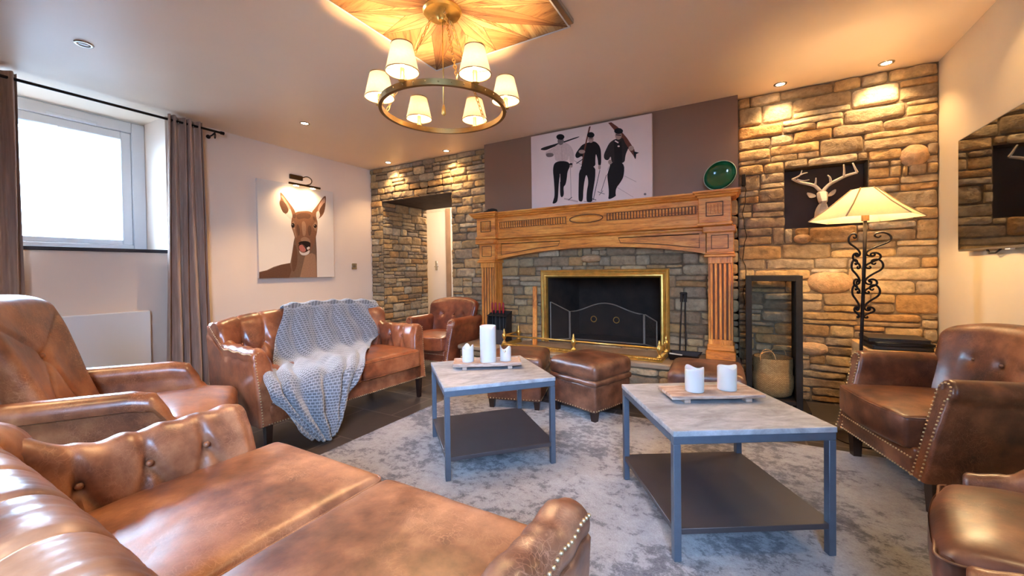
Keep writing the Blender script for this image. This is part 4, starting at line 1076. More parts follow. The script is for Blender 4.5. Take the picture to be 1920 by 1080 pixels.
# ottomans -----------------------------------------------------------
def make_ottoman():
    T = empty('leather_ottoman', (0, 0, 0))
    mat = L_OTT; s_ = 0.45
    def wr(p, nn): return p+nn*0.004*noise.noise(Vector((p.x*10, p.y*10, p.z*10)))
    mb = MB(); rbox(mb, (s_-0.012, s_-0.012, 0.20), 0.02, (14, 14, 6), deform=wr); mb.build('base', mat, T, smooth=60, loc=(0, 0, 0.165))
    mb = MB(); rbox(mb, (s_+0.012, s_+0.012, 0.05), 0.024, (14, 14, 2), deform=wr); mb.build('band', mat, T, smooth=60, loc=(0, 0, 0.275))
    mb = MB(); rbox(mb, (s_+0.015, s_+0.015, 0.125), 0.042, (16, 16, 4), deform=wr, puff=0.022); c = mb.build('cushion', mat, T, smooth=60, loc=(0, 0, 0.352))
    h = s_/2-0.012
    nails(T, [[(-h, -h-0.003, 0.082), (h, -h-0.003, 0.082), (h+0.003, -h, 0.082), (h+0.003, h, 0.082), (h, h+0.003, 0.082), (-h, h+0.003, 0.082), (-h-0.003, h, 0.082), (-h-0.003, -h, 0.082)]], 0.024, 0.006)
    for sx in (-1, 1):
        for sy in (-1, 1): leg(T, sx*(h-0.03), sy*(h-0.03), 0.07, 0.024, 0.018)
    return T
def copy_tree(o, parent=None):
    c = o.copy(); COL.objects.link(c); c.parent = parent
    for ch in list(o.children): copy_tree(ch, c)
    return c
ot = make_ottoman()
spots = [(-1.03, 3.035, -20, 'square brown leather ottoman standing fully in view between the two tables'),
         (-1.62, 2.96, 15.6, 'square brown leather ottoman mostly hidden behind the table with three candles'),
         (-0.215, 3.08, 3, 'square brown leather ottoman behind the table with two equal candles')]
for i, (x, y, a, lb) in enumerate(spots):
    o = ot if i == 0 else copy_tree(ot)
    o.location = (x, y, 0.0105); o.rotation_euler = (0, 0, R(a)); tag(o, lb, 'ottoman', 'leather ottomans in front of the hearth')
# ------------------------------------------------------------------ rug
m_, nt, b = new_mat('faded_rug')
v = coords(nt); n1 = noise_n(nt, v, 2.6, 3, 0.6, 0.3); n2 = noise_n(nt, coords(nt, (1, 1.15, 1)), 20, 6, 0.78, 0.2)
mm = nt.nodes.new('ShaderNodeMath'); mm.operation = 'MULTIPLY_ADD'; nt.links.new(n1.outputs[0], mm.inputs[0]); mm.inputs[1].default_value = 0.9; nt.links.new(n2.outputs[0], mm.inputs[2])
cr = ramp(nt, mm.outputs[0], [(0.72, sc(214, 204, 190)), (0.94, sc(198, 187, 172)), (1.03, sc(140, 130, 122)), (1.16, sc(104, 96, 94))])
r0 = nt.nodes[-1] if False else None
mr = nt.nodes.new('ShaderNodeMapRange'); mr.inputs['From Min'].default_value = 0.55; mr.inputs['From Max'].default_value = 1.35
nt.links.new(mm.outputs[0], mr.inputs[0])
cr = ramp(nt, mr.outputs[0], [(0.2, sc(160, 158, 160)), (0.50, sc(144, 141, 143)), (0.60, sc(104, 101, 105)), (0.78, sc(74, 72, 80))])
n3 = noise_n(nt, v, 160, 2, 0.5); c3 = ramp(nt, n3.outputs[0], [(0.3, (0.88,)*3), (0.7, (1.06,)*3)])
nt.links.new(mixc(nt, cr, c3, 1, 'MULTIPLY'), b.inputs['Base Color']); b.inputs['Roughness'].default_value = 0.95; b.inputs['Specular IOR Level'].default_value = 0.1
b.inputs['Sheen Weight'].default_value = 0.3
bump(nt, b, n3.outputs[0], 0.5, 0.006)
mb = MB(); mb.bbox((-2.21, 0.96, 0.0), (1.15, 3.03, 0.010), 0.004)
tag(mb.build('area_rug', m_), 'pale grey and beige faded area rug under the two metal tables', 'rug')

# ------------------------------------------------------------------ coffee tables
m_, nt, b = new_mat('weathered_concrete')
v = coords(nt, (1, 2.4, 1)); n1 = noise_n(nt, v, 5, 7, 0.7, 1.0); n2 = noise_n(nt, v, 22, 4, 0.7)
c1 = ramp(nt, n1.outputs[0], [(0.28, sc(116, 114, 114)), (0.45, sc(148, 150, 154)), (0.6, sc(170, 172, 178)), (0.75, sc(132, 128, 126))])
c2 = ramp(nt, n2.outputs[0], [(0.35, (0.86, 0.85, 0.84)), (0.6, (1.03, 1.03, 1.03))])
nt.links.new(mixc(nt, c1, c2, 1, 'MULTIPLY'), b.inputs['Base Color']); b.inputs['Roughness'].default_value = 0.5; bump(nt, b, n2.outputs[0], 0.2, 0.004)
M_CONC = m_
def table(label, loc, rz):
    T = empty('coffee_table', loc, rz, label, 'table', 'metal framed coffee tables on the rug')
    h = 0.31; z1 = 0.49
    def wob(p, nn): return p+Vector((nn.x, nn.y, 0))*0.0015*noise.noise(p*40)
    mb = MB(); rbox(mb, (2*h+0.006, 2*h+0.006, 0.022), 0.004, (30, 30, 2), deform=wob); mb.build('tabletop', M_CONC, T, loc=(0, 0, z1-0.011), smooth=60)
    mb = MB(); t = 0.028; zt = z1-0.022
    for lo, hi in (((-h, -h), (h, -h+t)), ((-h, h-t), (h, h)), ((-h, -h+t), (-h+t, h-t)), ((h-t, -h+t), (h, h-t))): mb.bbox((lo[0], lo[1], zt-0.03), (hi[0], hi[1], zt), 0.002)
    mb.build('top_frame', M_TFRAME, T)
    for sx in (-1, 1):
        for sy in (-1, 1):
            mb = MB(); mb.bbox((-t/2, -t/2, 0), (t/2, t/2, zt-0.03), 0.002); mb.build('leg', M_TFRAME, T, loc=(sx*(h-t/2), sy*(h-t/2), 0))
    mb = MB(); mb.bbox((-h+0.003, -h+0.003, 0.10), (h-0.003, h-0.003, 0.122), 0.002)
    for sx in (-1, 1):
        pass
    mb.build('lower_shelf', M_TSHELF, T)
    return T
table('square metal framed table with a stone top carrying a tray of three candles', (-1.352, 2.072, 0.0105), R(47))
table('square metal framed table with a stone top carrying two equal candles', (-0.118, 2.010, 0.0105), R(31.5))

M_TRAY = wood('whitewashed_tray_wood', sc(120, 92, 76), sc(172, 146, 130), sc(206, 190, 176), 0.7, (1, 7, 7), 5, coat=0)
def tray(label, loc, rz, lx, ly, rim):
    T = empty('serving_tray', loc, rz, label, 'tray')
    mb = MB()
    def f(p, nn): return p+Vector((0, 0, 0.004*(abs(p.x)/(lx/2))**4 if rim else 0))+nn*0.001*noise.noise(p*60)
    rbox(mb, (lx, ly, 0.016), 0.004, (30, 10, 2), deform=f); mb.build('board', M_TRAY, T, loc=(0, 0, 0.027), smooth=60)
    if rim:
        mb = MB()
        for lo, hi in (((-lx/2, -ly/2), (lx/2, -ly/2+0.008)), ((-lx/2, ly/2-0.008), (lx/2, ly/2)), ((-lx/2, -ly/2), (-lx/2+0.008, ly/2)), ((lx/2-0.008, -ly/2), (lx/2, ly/2))): mb.bbox((lo[0], lo[1], 0.030), (hi[0], hi[1], 0.042), 0.002)
        mb.build('rim', M_TRAY, T)
    for sx in (-1, 1):
        mb = MB(); mb.bbox((-0.014, -ly/2+0.006, 0), (0.014, ly/2-0.006, 0.020), 0.002); mb.build('foot', M_TRAY, T, loc=(sx*lx*0.33, 0, 0))
tz = 0.5005
tray('small rimmed whitewashed wooden tray holding the tall candle', (-1.39, 2.12, tz), R(34), 0.42, 0.17, True)
tray('plain whitewashed wooden board on feet holding two equal candles', (-0.130, 2.075, tz), R(30.5), 0.42, 0.17, False)

def candle(label, x, y, z, r, h, kind, seed):
    T = empty('candle', (x, y, z), seed, label, 'candle')
    mb = MB(); n = 40; rings = []
    def top(a):
        if kind == 'tall': return h-0.018*math.exp(-((((a-5.3+math.pi) % (2*math.pi))-math.pi)/0.25)**2)
        if kind == 'led': return h-0.010*(0.5+0.5*math.sin(2*a+seed))-0.004*math.sin(3*a)
        return h-0.028*(0.5+0.5*math.sin(2*a+seed))**2-0.010*math.sin(3*a+1)
    for q in (0, 0.02, 0.1, 0.3, 0.5, 0.7, 0.85, 0.95, 1.0):
        ring = []
        for j in range(n):
            a = 2*math.pi*j/n; rr = r*(0.97 if q == 0 else 1)*(1+0.006*noise.noise(Vector((math.cos(a)*2, q*4, seed))))
            ring.append((rr*math.cos(a), rr*math.sin(a), top(a)*q))
        rings.append(ring)
    for rr, dz in ((0.965, 0.003), (0.93, 0.0), (0.88, -0.004), (0.80, -0.5), (0.4, -0.6), (0.02, -0.6)):
        ring = []
        for j in range(n):
            a = 2*math.pi*j/n
            zt = top(a)+dz if dz > -0.1 else (h-(0.030 if kind != 'stub' else 0.036))
            ring.append((r*rr*math.cos(a), r*rr*math.sin(a), zt))
        rings.append(ring)
    mb.loft(rings); mb.build('wax', M_WAX, T, smooth=50)
    mb = MB(); zz = h-0.032 if kind != 'stub' else h-0.04
    mb.tube([(0, 0, zz), (0.001, 0, zz+0.012), (0.004, 0.002, zz+0.020)], 0.0015, n=6); mb.build('wick', M_WICK, T)
cz = tz+0.0370
candle('tall thick white candle in the middle of the small tray', -1.372, 2.105, cz, 0.050, 0.222, 'tall', 0.4)
candle('short burnt-down white candle on the left of the tall candle', -1.487, 2.052, cz, 0.036, 0.098, 'stub', 1.0)
candle('short burnt-down white candle on the right of the tall candle', -1.292, 2.182, cz, 0.035, 0.088, 'stub', 2.6)
candle('white wavy-topped candle on the board, the one nearer the tall candle', -0.190, 2.025, cz-0.0, 0.041, 0.108, 'led', 0.9)
candle('white wavy-topped candle on the board, the one nearer the club armchair', -0.060, 2.118, cz-0.0, 0.041, 0.110, 'led', 2.9)

# ------------------------------------------------------------------ fireplace surround
MX = -1.315
FM = empty('fireplace_mantel', (MX, YBR, HZ), label='carved golden oak fireplace mantel with fluted pilasters on the stone hearth', cat='mantelpiece')
yy = lambda y: y-YBR
zz = lambda z: z-HZ
CZ = [(1.740, 0.0), (1.727, 0.0), (1.720, 0.012), (1.708, 0.016), (1.700, 0.030), (1.690, 0.034), (1.682, 0.048)]
def cornice(mb, x0, x1, yfr, yb):
    # stepped moulding running round three sides
    rings = []
    for z, ins in CZ:
        rings.append([(x0+ins, yb, zz(z)), (x0+ins, yfr+ins, zz(z)), (x1-ins, yfr+ins, zz(z)), (x1-ins, yb, zz(z))])
    for a, b_ in zip(rings, rings[1:]):
        mb.add(a+b_, [(0, 1, 5, 4), (1, 2, 6, 5), (2, 3, 7, 6)])
    mb.add(rings[0], [(0, 1, 2, 3)]); mb.add(rings[-1], [(3, 2, 1, 0)])
mb = MB()
cornice(mb, -1.28, 1.28, yy(3.74), yy(3.979))
for s_ in (-1, 1): cornice(mb, *(sorted((s_*0.965, s_*1.315))), yy(3.68), yy(3.979))
mb.build('shelf', M_WOODX, FM, smooth=30)
mb = MB(); mb.bbox((-1.02, yy(3.795), zz(1.475)), (1.02, yy(3.979), zz(1.69)), 0.003)
mb.bbox((-1.02, yy(3.775), zz(1.452)), (1.02, yy(3.979), zz(1.478)), 0.006)
mb.build('frieze', M_WOODX, FM, smooth=30)
mb = MB()
def bars(mbb, x0, x1, z0, z1, y, n, dep=0.007):
    for i in range(n):
        c = x0+(x1-x0)*(i+0.5)/n; w_ = (x1-x0)/n*0.30
        mbb.bbox((c-w_, y-dep-0.004, z0), (c+w_, y+0.002, z1), 0.003)
def pframe(mbb, x0, x1, z0, z1, y, w_=0.006, dep=0.008):
    for q in ((x0, x1, z0, z0+w_), (x0, x1, z1-w_, z1), (x0, x0+w_, z0, z1), (x1-w_, x1, z0, z1)): mbb.bbox((q[0], y-dep, q[2]), (q[1], y+0.002, q[3]), 0.002)
yf_ = yy(3.795)
for x0, x1, n_ in ((-0.99, -0.20, 28), (0.20, 0.99, 28)):
    bars(mb, x0+0.012, x1-0.012, zz(1.57), zz(1.63), yf_, n_); pframe(mb, x0, x1, zz(1.558), zz(1.642), yf_)
pts = [(0.168*math.cos(2*math.pi*i/40), yf_-0.008, zz(1.60)+0.040*math.sin(2*math.pi*i/40)) for i in range(40)]
mo = MB(); mo.tube(pts, 0.0045, n=6, closed=True)
mb.ell((0, yf_, zz(1.60)), (0.155, 0.010, 0.032), n=36, m_=8)
fc = mb.build('frieze_carving', M_WOODX, FM, smooth=40)
OAK_DARK = plain('oak_dark', sc(118, 70, 34), 0.6, nscale=10, namt=0.2)  # darker oak tone in carving recesses and outlines so the relief reads
mo.build('oval_outline', OAK_DARK, fc, smooth=180)
for x0, x1 in ((-0.99, -0.20), (0.20, 0.99)):
    mb = MB(); mb.box((x0, yf_-0.0015, zz(1.558)), (x1, yf_+0.001, zz(1.642))); mb.build('recess', OAK_DARK, fc)

for s_ in (-1, 1):
    x0, x1 = sorted((s_*1.005, s_*1.245))
    bl = MB(); bl.bbox((x0, yy(3.73), zz(1.478)), (x1, yy(3.979), zz(1.69)), 0.003); bl.bbox((x0-0.012, yy(3.715), zz(1.452)), (x1+0.012, yy(3.979), zz(1.480)), 0.007)
    o = bl.build('corner_block', M_WOODX, FM, smooth=30)
    c = MB(); bars(c, x0+0.07, x1-0.07, zz(1.55), zz(1.63), yy(3.73), 4); c.build('block_carving', M_WOODX, o, smooth=40)
    c = MB(); pframe(c, x0+0.055, x1-0.055, zz(1.53), zz(1.65), yy(3.73), 0.007); c.build('panel_outline', OAK_DARK, o, smooth=40)
    x0, x1 = sorted((s_*1.04, s_*1.275)); 
    cp = MB(); cp.bbox((x0-0.005, yy(3.745), zz(1.40)), (x1+0.005, yy(3.979), zz(1.452)), 0.006)
    cp.bbox((x0+0.02, yy(3.79), zz(1.23)), (x1-0.012, yy(3.979), zz(1.41)), 0.003);
    cp.bbox((x0, yy(3.765), zz(1.195)), (x1, yy(3.979), zz(1.215)), 0.005); cp.bbox((x0+0.008, yy(3.778), zz(1.215)), (x1-0.006, yy(3.979), zz(1.235)), 0.006)
    cpo = cp.build('capital', M_WOODX, FM, smooth=30)
    c = MB(); pframe(c, x0+0.055, x1-0.05, zz(1.262), zz(1.38), yy(3.79), 0.006, 0.004); c.build('panel_outline', OAK_DARK, cpo, smooth=40)
    pl = MB(); pl.bbox((x0+0.03, yy(3.810), zz(0.45)), (x1-0.02, yy(3.979), zz(1.20)), 0.004)
    xw0, xw1 = x0+0.055, x1-0.045
    for i in range(5):
        if i in (0, 4): continue
    n_ = 4
    for i in range(n_+1):
        c = xw0+(xw1-xw0)*i/n_; pl.bbox((c-0.0095, yy(3.795), zz(0.50)), (c+0.0095, yy(3.812), zz(1.14)), 0.005)
    pl.bbox((x0+0.03, yy(3.795), zz(1.14)), (x1-0.02, yy(3.812), zz(1.20)), 0.003); pl.bbox((x0+0.03, yy(3.795), zz(0.45)), (x1-0.02, yy(3.812), zz(0.50)), 0.003)
    pl_o = pl.build('pilaster', M_WOODZ, FM, smooth=30)
    mb2 = MB(); mb2.box((xw0-0.012, yy(3.807), zz(0.50)), (xw1+0.012, yy(3.811), zz(1.14))); mb2.build('flute_recess', OAK_DARK, pl_o)
    bs = MB(); bs.bbox((x0+0.01, yy(3.78), 0.0), (x1-0.0, yy(3.979), 0.075), 0.006); bs.bbox((x0+0.02, yy(3.79), 0.075), (x1-0.01, yy(3.979), 0.13), 0.006); bs.build('plinth', M_WOODX, FM, smooth=30)
# arched lintel
pts = []
xa = 1.05
for i in range(41):
    x = -xa+2*xa*i/40; pts.append((x, zz(1.225+0.098*(1-(x/xa)**2)**0.9 if abs(x) < xa else 1.225)))
pts += [(xa, zz(1.452)), (-xa, zz(1.452))]
mb = MB(); mb.prism(pts, yy(3.85), yy(3.979)); mb.bbox((-xa, yy(3.825), zz(1.425)), (xa, yy(3.86), zz(1.455)), 0.008)
aps = []
for s_ in (-1, 1):
    tri = [(s_*1.0, zz(1.28)), (s_*1.0, zz(1.40)), (s_*0.30, zz(1.40))]
    q = [tri[0]]+[(s_*x, zz(1.262+0.098*(1-(x/xa)**2)**0.9)) for x in (0.9, 0.75, 0.6, 0.45, 0.32)]+[tri[2], tri[1]]
    c = MB(); c.tube([(a, yy(3.848), b_) for a, b_ in q], 0.0042, n=6, closed=True); aps.append(c)
apo = mb.build('arched_apron', M_WOODX, FM, smooth=30)
for c in aps: c.build('panel_outline', OAK_DARK, apo, smooth=180)

# brass firebox frame
FB = empty('firebox_surround', (0, 0, 0), label='wide polished brass frame around the firebox opening', cat='frame')
mb = MB(); prof = [(0.0, 0.0), (0.008, 0.022), (0.020, 0.028), (0.030, 0.020), (0.045, 0.018), (0.055, 0.032), (0.068, 0.034), (0.078, 0.02), (0.085, 0.0)]
a0, a1, c0, c1 = FX0+0.03, FX1-0.03, FZ0, FZ1-0.04
rings = []
for ins, dp in prof:
    e = 0.085-ins
    y = 3.955-dp
    rings.append([(a0-e, y, c0), (a0-e, y, c1+e), (a1+e, y, c1+e), (a1+e, y, c0)])
rings = [r_ for r_ in rings]
mb.loft(rings, closed=False, cap=False); 
o = mb.build('brass_moulding', M_BRASS, FB, smooth=35)
# mesh fire screen
SC = empty('fire_screen', (-1.24, 4.15, FZ0), label='folding mesh fire screen with an arched top inside the firebox', cat='fire screen')
M_SFR = plain('screen_frame', sc(128, 116, 104), 0.5, 0.3)
M_SCR, nt, b = new_mat('screen_mesh'); b.inputs['Base Color'].default_value = (*sc(62, 52, 44), 1); b.inputs['Alpha'].default_value = 0.22; b.inputs['Roughness'].default_value = 0.6
def scr(name, p0, p1, h0, h1, arch):
    p0 = Vector(p0); p1 = Vector(p1); n = 20; top = []
    for i in range(n+1):
        t = i/n; q = p0.lerp(p1, t); top.append(Vector((q.x, q.y, h0+(h1-h0)*t+arch*(0.5-0.5*math.cos(2*math.pi*t)))))
    mb = MB(); mb.tube([Vector((p0.x, p0.y, 0.01))]+top+[Vector((p1.x, p1.y, 0.01))], 0.006, n=6); mb.tube([Vector((p0.x, p0.y, 0.01)), Vector((p1.x, p1.y, 0.01))], 0.006, n=6)
    o = mb.build(name, M_SFR, SC)
    mm_ = MB(); vs = []; 
    for q in top: vs += [(q.x, q.y, 0.01), tuple(q)]
    mm_.add(vs, [(2*i, 2*i+2, 2*i+3, 2*i+1) for i in range(n)]); mm_.build('mesh', M_SCR, o, smooth=None)
    return o
c = scr('centre_panel', (-0.39, 0, 0), (0.39, 0, 0), 0.31, 0.31, 0.10)
for s_ in (-1, 1):
    mb = MB(); mb.tube([(s_*0.12+0.03*math.cos(2*math.pi*i/16), -0.012, 0.24+0.03*math.sin(2*math.pi*i/16)) for i in range(16)], 0.004, n=6, closed=True); mb.build('ring_handle', M_BRASS, c)
scr('side_panel', (-0.40, 0, 0), (-0.56, -0.14, 0), 0.31, 0.42, 0.0); scr('side_panel', (0.40, 0, 0), (0.54, -0.14, 0), 0.31, 0.26, 0.0)
FD = empty('fender', (-1.345, 3.66, HZ), R(-2), 'low brass fireside fender with a rail and turned finials on the hearth', 'fender')
hw, hd = 0.785, 0.17
mb = MB(); mb.bbox((-hw, -hd, 0.0), (hw, -hd+0.055, 0.014), 0.004); mb.bbox((-hw, -hd, 0), (-hw+0.05, hd, 0.014), 0.004); mb.bbox((hw-0.05, -hd, 0), (hw, hd, 0.014), 0.004)
mb.bbox((-hw+0.006, -hd+0.006, 0.012), (hw-0.006, -hd+0.045, 0.036), 0.006); mb.bbox((-hw+0.006, -hd+0.006, 0.012), (-hw+0.045, hd, 0.036), 0.006); mb.bbox((hw-0.045, -hd+0.006, 0.012), (hw-0.006, hd, 0.036), 0.006)
base = mb.build('base', M_BRASS, FD)
mb = MB()
for i in range(84): mb.ell((-hw+0.012+i*(2*hw-0.024)/83, -hd+0.006, 0.024), (0.008, 0.008, 0.008), n=8, m_=5)
mb.build('beading', M_BRASS, base, smooth=180)
fin = [(0.020, 0), (0.022, 0.008), (0.012, 0.014), (0.008, 0.024), (0.013, 0.034), (0.021, 0.050), (0.023, 0.062), (0.015, 0.078), (0.010, 0.084), (0.014, 0.090), (0.007, 0.100), (0.009, 0.108), (0.002, 0.118)]
for (fx, fy) in ((-hw+0.025, -hd+0.025), (0, -hd+0.025), (hw-0.025, -hd+0.025), (-hw+0.025, hd-0.03), (hw-0.025, hd-0.03)):
    mb = MB(); mb.lathe([(r_*1.05, h_*1.25) for r_, h_ in fin], (0, 0, 0), n=14); mb.build('finial', M_BRASS, FD, smooth=180, loc=(fx, fy, 0.035))
zr = 0.035+0.078
mb = MB(); mb.cyl((-hw+0.025, -hd+0.025, zr), (hw-0.025, -hd+0.025, zr), 0.0085); mb.cyl((-hw+0.025, -hd+0.025, zr), (-hw+0.025, hd-0.03, zr), 0.0085); mb.cyl((hw-0.025, -hd+0.025, zr), (hw-0.025, hd-0.03, zr), 0.0085)
mb.build('rail', M_BRASS, FD, smooth=180)

# companion box with red-handled forks, plank, tongs
TB = empty('fire_tool_box', (-2.262, 3.672, HZ), label='black upright metal box for fireside tools left of the firebox', cat='fire tool box')
mb = MB(); mb.prism([(-0.11, 0), (0.10, 0), (0.12, 0.34), (-0.125, 0.34)], 0.085, 0.095)
for s_ in (-1, 1): mb.prism([(-0.05, 0), (0.09, 0), (0.09, 0.34), (-0.02, 0.30)] if s_ < 0 else [(-0.05, 0), (0.09, 0), (0.09, 0.34), (-0.02, 0.30)], s_*0.112-0.004, s_*0.112+0.004, axis='x')
mb.bbox((-0.12, -0.035, 0.29), (0.12, 0.09, 0.30), 0.002)
mb.build('tool_holder', M_BLACK, TB)
mb = MB(); mb.bbox((-0.105, -0.06, 0), (0.095, -0.05, 0.15), 0.003); mb.bbox((-0.105, -0.06, 0), (0.095, 0.085, 0.01), 0.003); mb.build('ash_box', plain('ash_box_grey', sc(74, 70, 72), 0.5, 0.4), TB)
RED = plain('red_handle', sc(150, 24, 26), 0.35); STEEL = plain('dull_steel', sc(96, 92, 90), 0.4, 0.9)
for i, x in enumerate((-0.075, -0.032, 0.018, 0.062)):
    t = empty('fondue_fork', (-2.262+x, 3.680, HZ+0.02), label='red-handled long fork standing in the black tool box', cat='fork', group='red-handled forks in the black tool box')
    mb = MB(); mb.cyl((0, 0, 0.0), (0, 0, 0.33), 0.003, n=8); mb.build('shaft', STEEL, t)
    mb = MB(); mb.lathe([(0.006, 0.30), (0.011, 0.31), (0.009, 0.33), (0.0125, 0.35), (0.012, 0.40), (0.008, 0.412), (0.002, 0.416)], n=10); mb.build('handle', RED, t, smooth=180)
PK_ = empty('wooden_stick', (-1.865, 3.74, HZ), label='flat orange wooden stick leaning beside the brass firebox frame', cat='stick')
mb = MB(); mb.loft([[(x+dx, y, z) for dx, y in ((-0.022, 0), (0.022, 0), (0.022, 0.02), (-0.022, 0.02))] for x, y0, z in ((0.0, 0, 0), (-0.03, 0, 0.25), (-0.075, 0, 0.60))])
mb.v = [Vector((p.x, p.y+0.28*p.z, p.z)) for p in mb.v]
mb.build('stick', M_WOODZ, PK_)
TG = empty('fire_tongs', (-0.455, 3.855, HZ), label='black iron fire tongs standing against the stones right of the firebox', cat='tongs')
for s_ in (-1, 1):
    mb = MB(); mb.tube([(s_*0.024, 0, 0.04), (s_*0.022, 0.03, 0.2), (s_*0.016, 0.06, 0.40), (s_*0.015, 0.08, 0.50)], 0.0065, n=8); mb.tube([(s_*0.015, 0.075, 0.47), (s_*0.015, 0.086, 0.545)], 0.013, n=8); mb.build('arm', M_IRON, TG)
mb = MB(); mb.bbox((-0.03, 0.07, 0.535), (0.03, 0.10, 0.558), 0.006); mb.build('hinge', M_IRON, TG)
DP = empty('dustpan', (-0.43, 3.70, HZ), label='shallow black metal dustpan on the hearth below the tongs', cat='dustpan')
mb = MB()
mb.loft([[(-0.10, -0.07, 0.0), (0.09, -0.07, 0.0), (0.11, 0.06, 0.0), (-0.10, 0.06, 0.0)], [(-0.115, -0.09, 0.055), (0.13, -0.09, 0.045), (0.14, 0.07, 0.06), (-0.115, 0.07, 0.06)], [(-0.105, -0.08, 0.055), (0.12, -0.08, 0.045), (0.13, 0.06, 0.058), (-0.105, 0.06, 0.058)], [(-0.09, -0.06, 0.012), (0.08, -0.06, 0.012), (0.10, 0.05, 0.012), (-0.09, 0.05, 0.012)]])
mb.build('pan', M_IRON, DP); mb = MB(); mb.cyl((-0.10, -0.089, 0.058), (0.0, -0.092, 0.052), 0.006, n=8); mb.build('grip', plain('pale_grip', sc(190, 180, 165), 0.4), DP)

# ------------------------------------------------------------------ things on the mantel
mz = 1.7405
def art(mb, data, ax, w_off, order=0.0006, n0=(0, 0)):
    for i, (c, s_, pts) in enumerate(data):
        if s_: pts = chaikin(pts, 2)
        # drop duplicate points
        q = [p for k, p in enumerate(pts) if math.hypot(p[0]-pts[k-1][0], p[1]-pts[k-1][1]) > 1e-5]
        d = w_off+order*(i+1)/10
        vs = [(u, -d, v_) for u, v_ in q] if ax == 'y' else [(d, u, v_) for u, v_ in q]
        tri = tessellate_polygon([[Vector((u, v_, 0)) for u, v_ in q]])
        mb.add(vs, [tuple(t) for t in tri], col=sc(*c))
M_PRINT = attr_mat('printed_canvas', 0.7, 60, 0.16, 0, spec=0.2)
CV = empty('skier_canvas', (-1.98, 3.965, mz), label='unframed monochrome canvas of three men carrying skis, standing on the mantel', cat='picture')
mb = MB(); mb.bbox((0, -0.02, 0), (1.262, 0.012, 0.812), 0.002); mb.build('stretched_canvas', plain('canvas_pinkish_white', sc(226, 200, 188), 0.7, nscale=2, namt=0.05), CV)
mb = MB(); art(mb, SKI_ART, 'y', 0.0203); mb.build('print', M_PRINT, CV, smooth=None, fixn=False)
GB = empty('green_bowl', (-0.165, 3.835, mz+0.0), label='green glossy bowl tilted on its side at the right end of the mantel', cat='bowl')
rings = []; prof = []
for i in range(13): a = i/12*math.pi/2*0.96; prof.append((0.130*math.sin(a)+0.002, 0.085*(1-math.cos(a))))
pin = [(r_-0.004 if r_ > 0.01 else r_, h_+0.004) for r_, h_ in prof]
def bowl_part(pr, name, mat, par):
    mb = MB(); mb.lathe(pr, n=40, cap=False); return mb.build(name, mat, par, smooth=180)
mb = MB(); mb.lathe(prof+pin[::-1], n=44, cap=False)
gbm = plain('green_glaze', sc(10, 92, 48), 0.12, coat=0.6)
bo = mb.build('bowl_body', gbm, GB, smooth=60)
mb = MB(); mb.tube([(0.1290*math.cos(2*math.pi*i/44), 0.1290*math.sin(2*math.pi*i/44), 0.0805) for i in range(44)], 0.0028, n=8, closed=True); rm = mb.build('rim', plain('pale_rim', sc(190, 200, 180), 0.3), GB, smooth=180)
ax = Vector((-0.31, -1.0, 0.26)).normalized(); q = ax.to_track_quat('Z', 'Y').to_matrix().to_4x4()
for o_ in (bo, rm):
    o_.matrix_basis = Matrix.Translation((0.018, 0.045, 0.138))@q@Matrix.Translation((0, 0, -0.05))
t = empty('dark_card', (-0.345, 3.80, mz+0.0005), R(6), 'thin dark flat card lying on the mantel beside the green bowl', 'card')
mb = MB(); mb.bbox((-0.08, -0.03, 0), (0.09, 0.035, 0.006), 0.001); mb.bbox((0.0, -0.02, 0.006), (0.085, 0.03, 0.012), 0.001); mb.build('card', plain('dark_card', sc(24, 40, 32), 0.3), t)
t = empty('small_gadget', (-2.44, 3.83, mz+0.0005), 0, 'small black gadget at the left end of the mantel', 'gadget')
mb = MB()
def df(p, nn): return Vector((p.x, p.y, p.z+0.012*math.sin(p.x*30+0.6)))
rbox(mb, (0.15, 0.07, 0.035), 0.012, (12, 4, 3), deform=df); mb.build('casing', M_BLACK, t, loc=(0, 0, 0.026)); mb = MB(); mb.cyl((-0.02, 0, 0.04), (-0.02, 0, 0.055), 0.014); mb.build('knob', M_BLACK, t)

# adapter with cable running down the stone beside the mantel
t = empty('power_adapter', (0.022, 4.06, 1.86), label='small black adapter with a thin cable on the stones right of the mantel', cat='adapter')
mb = MB(); mb.bbox((-0.016, -0.02, -0.05), (0.016, 0.02, 0.05), 0.005); mb.build('plug', M_BLACK, t)
mb = MB(); path = [Vector((0.004+0.012*math.sin(i*0.9)+0.006*math.sin(i*2.3), -0.015, -0.04-i*0.05)) for i in range(22)]; mb.tube(path, 0.0028, n=6); mb.build('cable', M_BLACK, t, smooth=180)

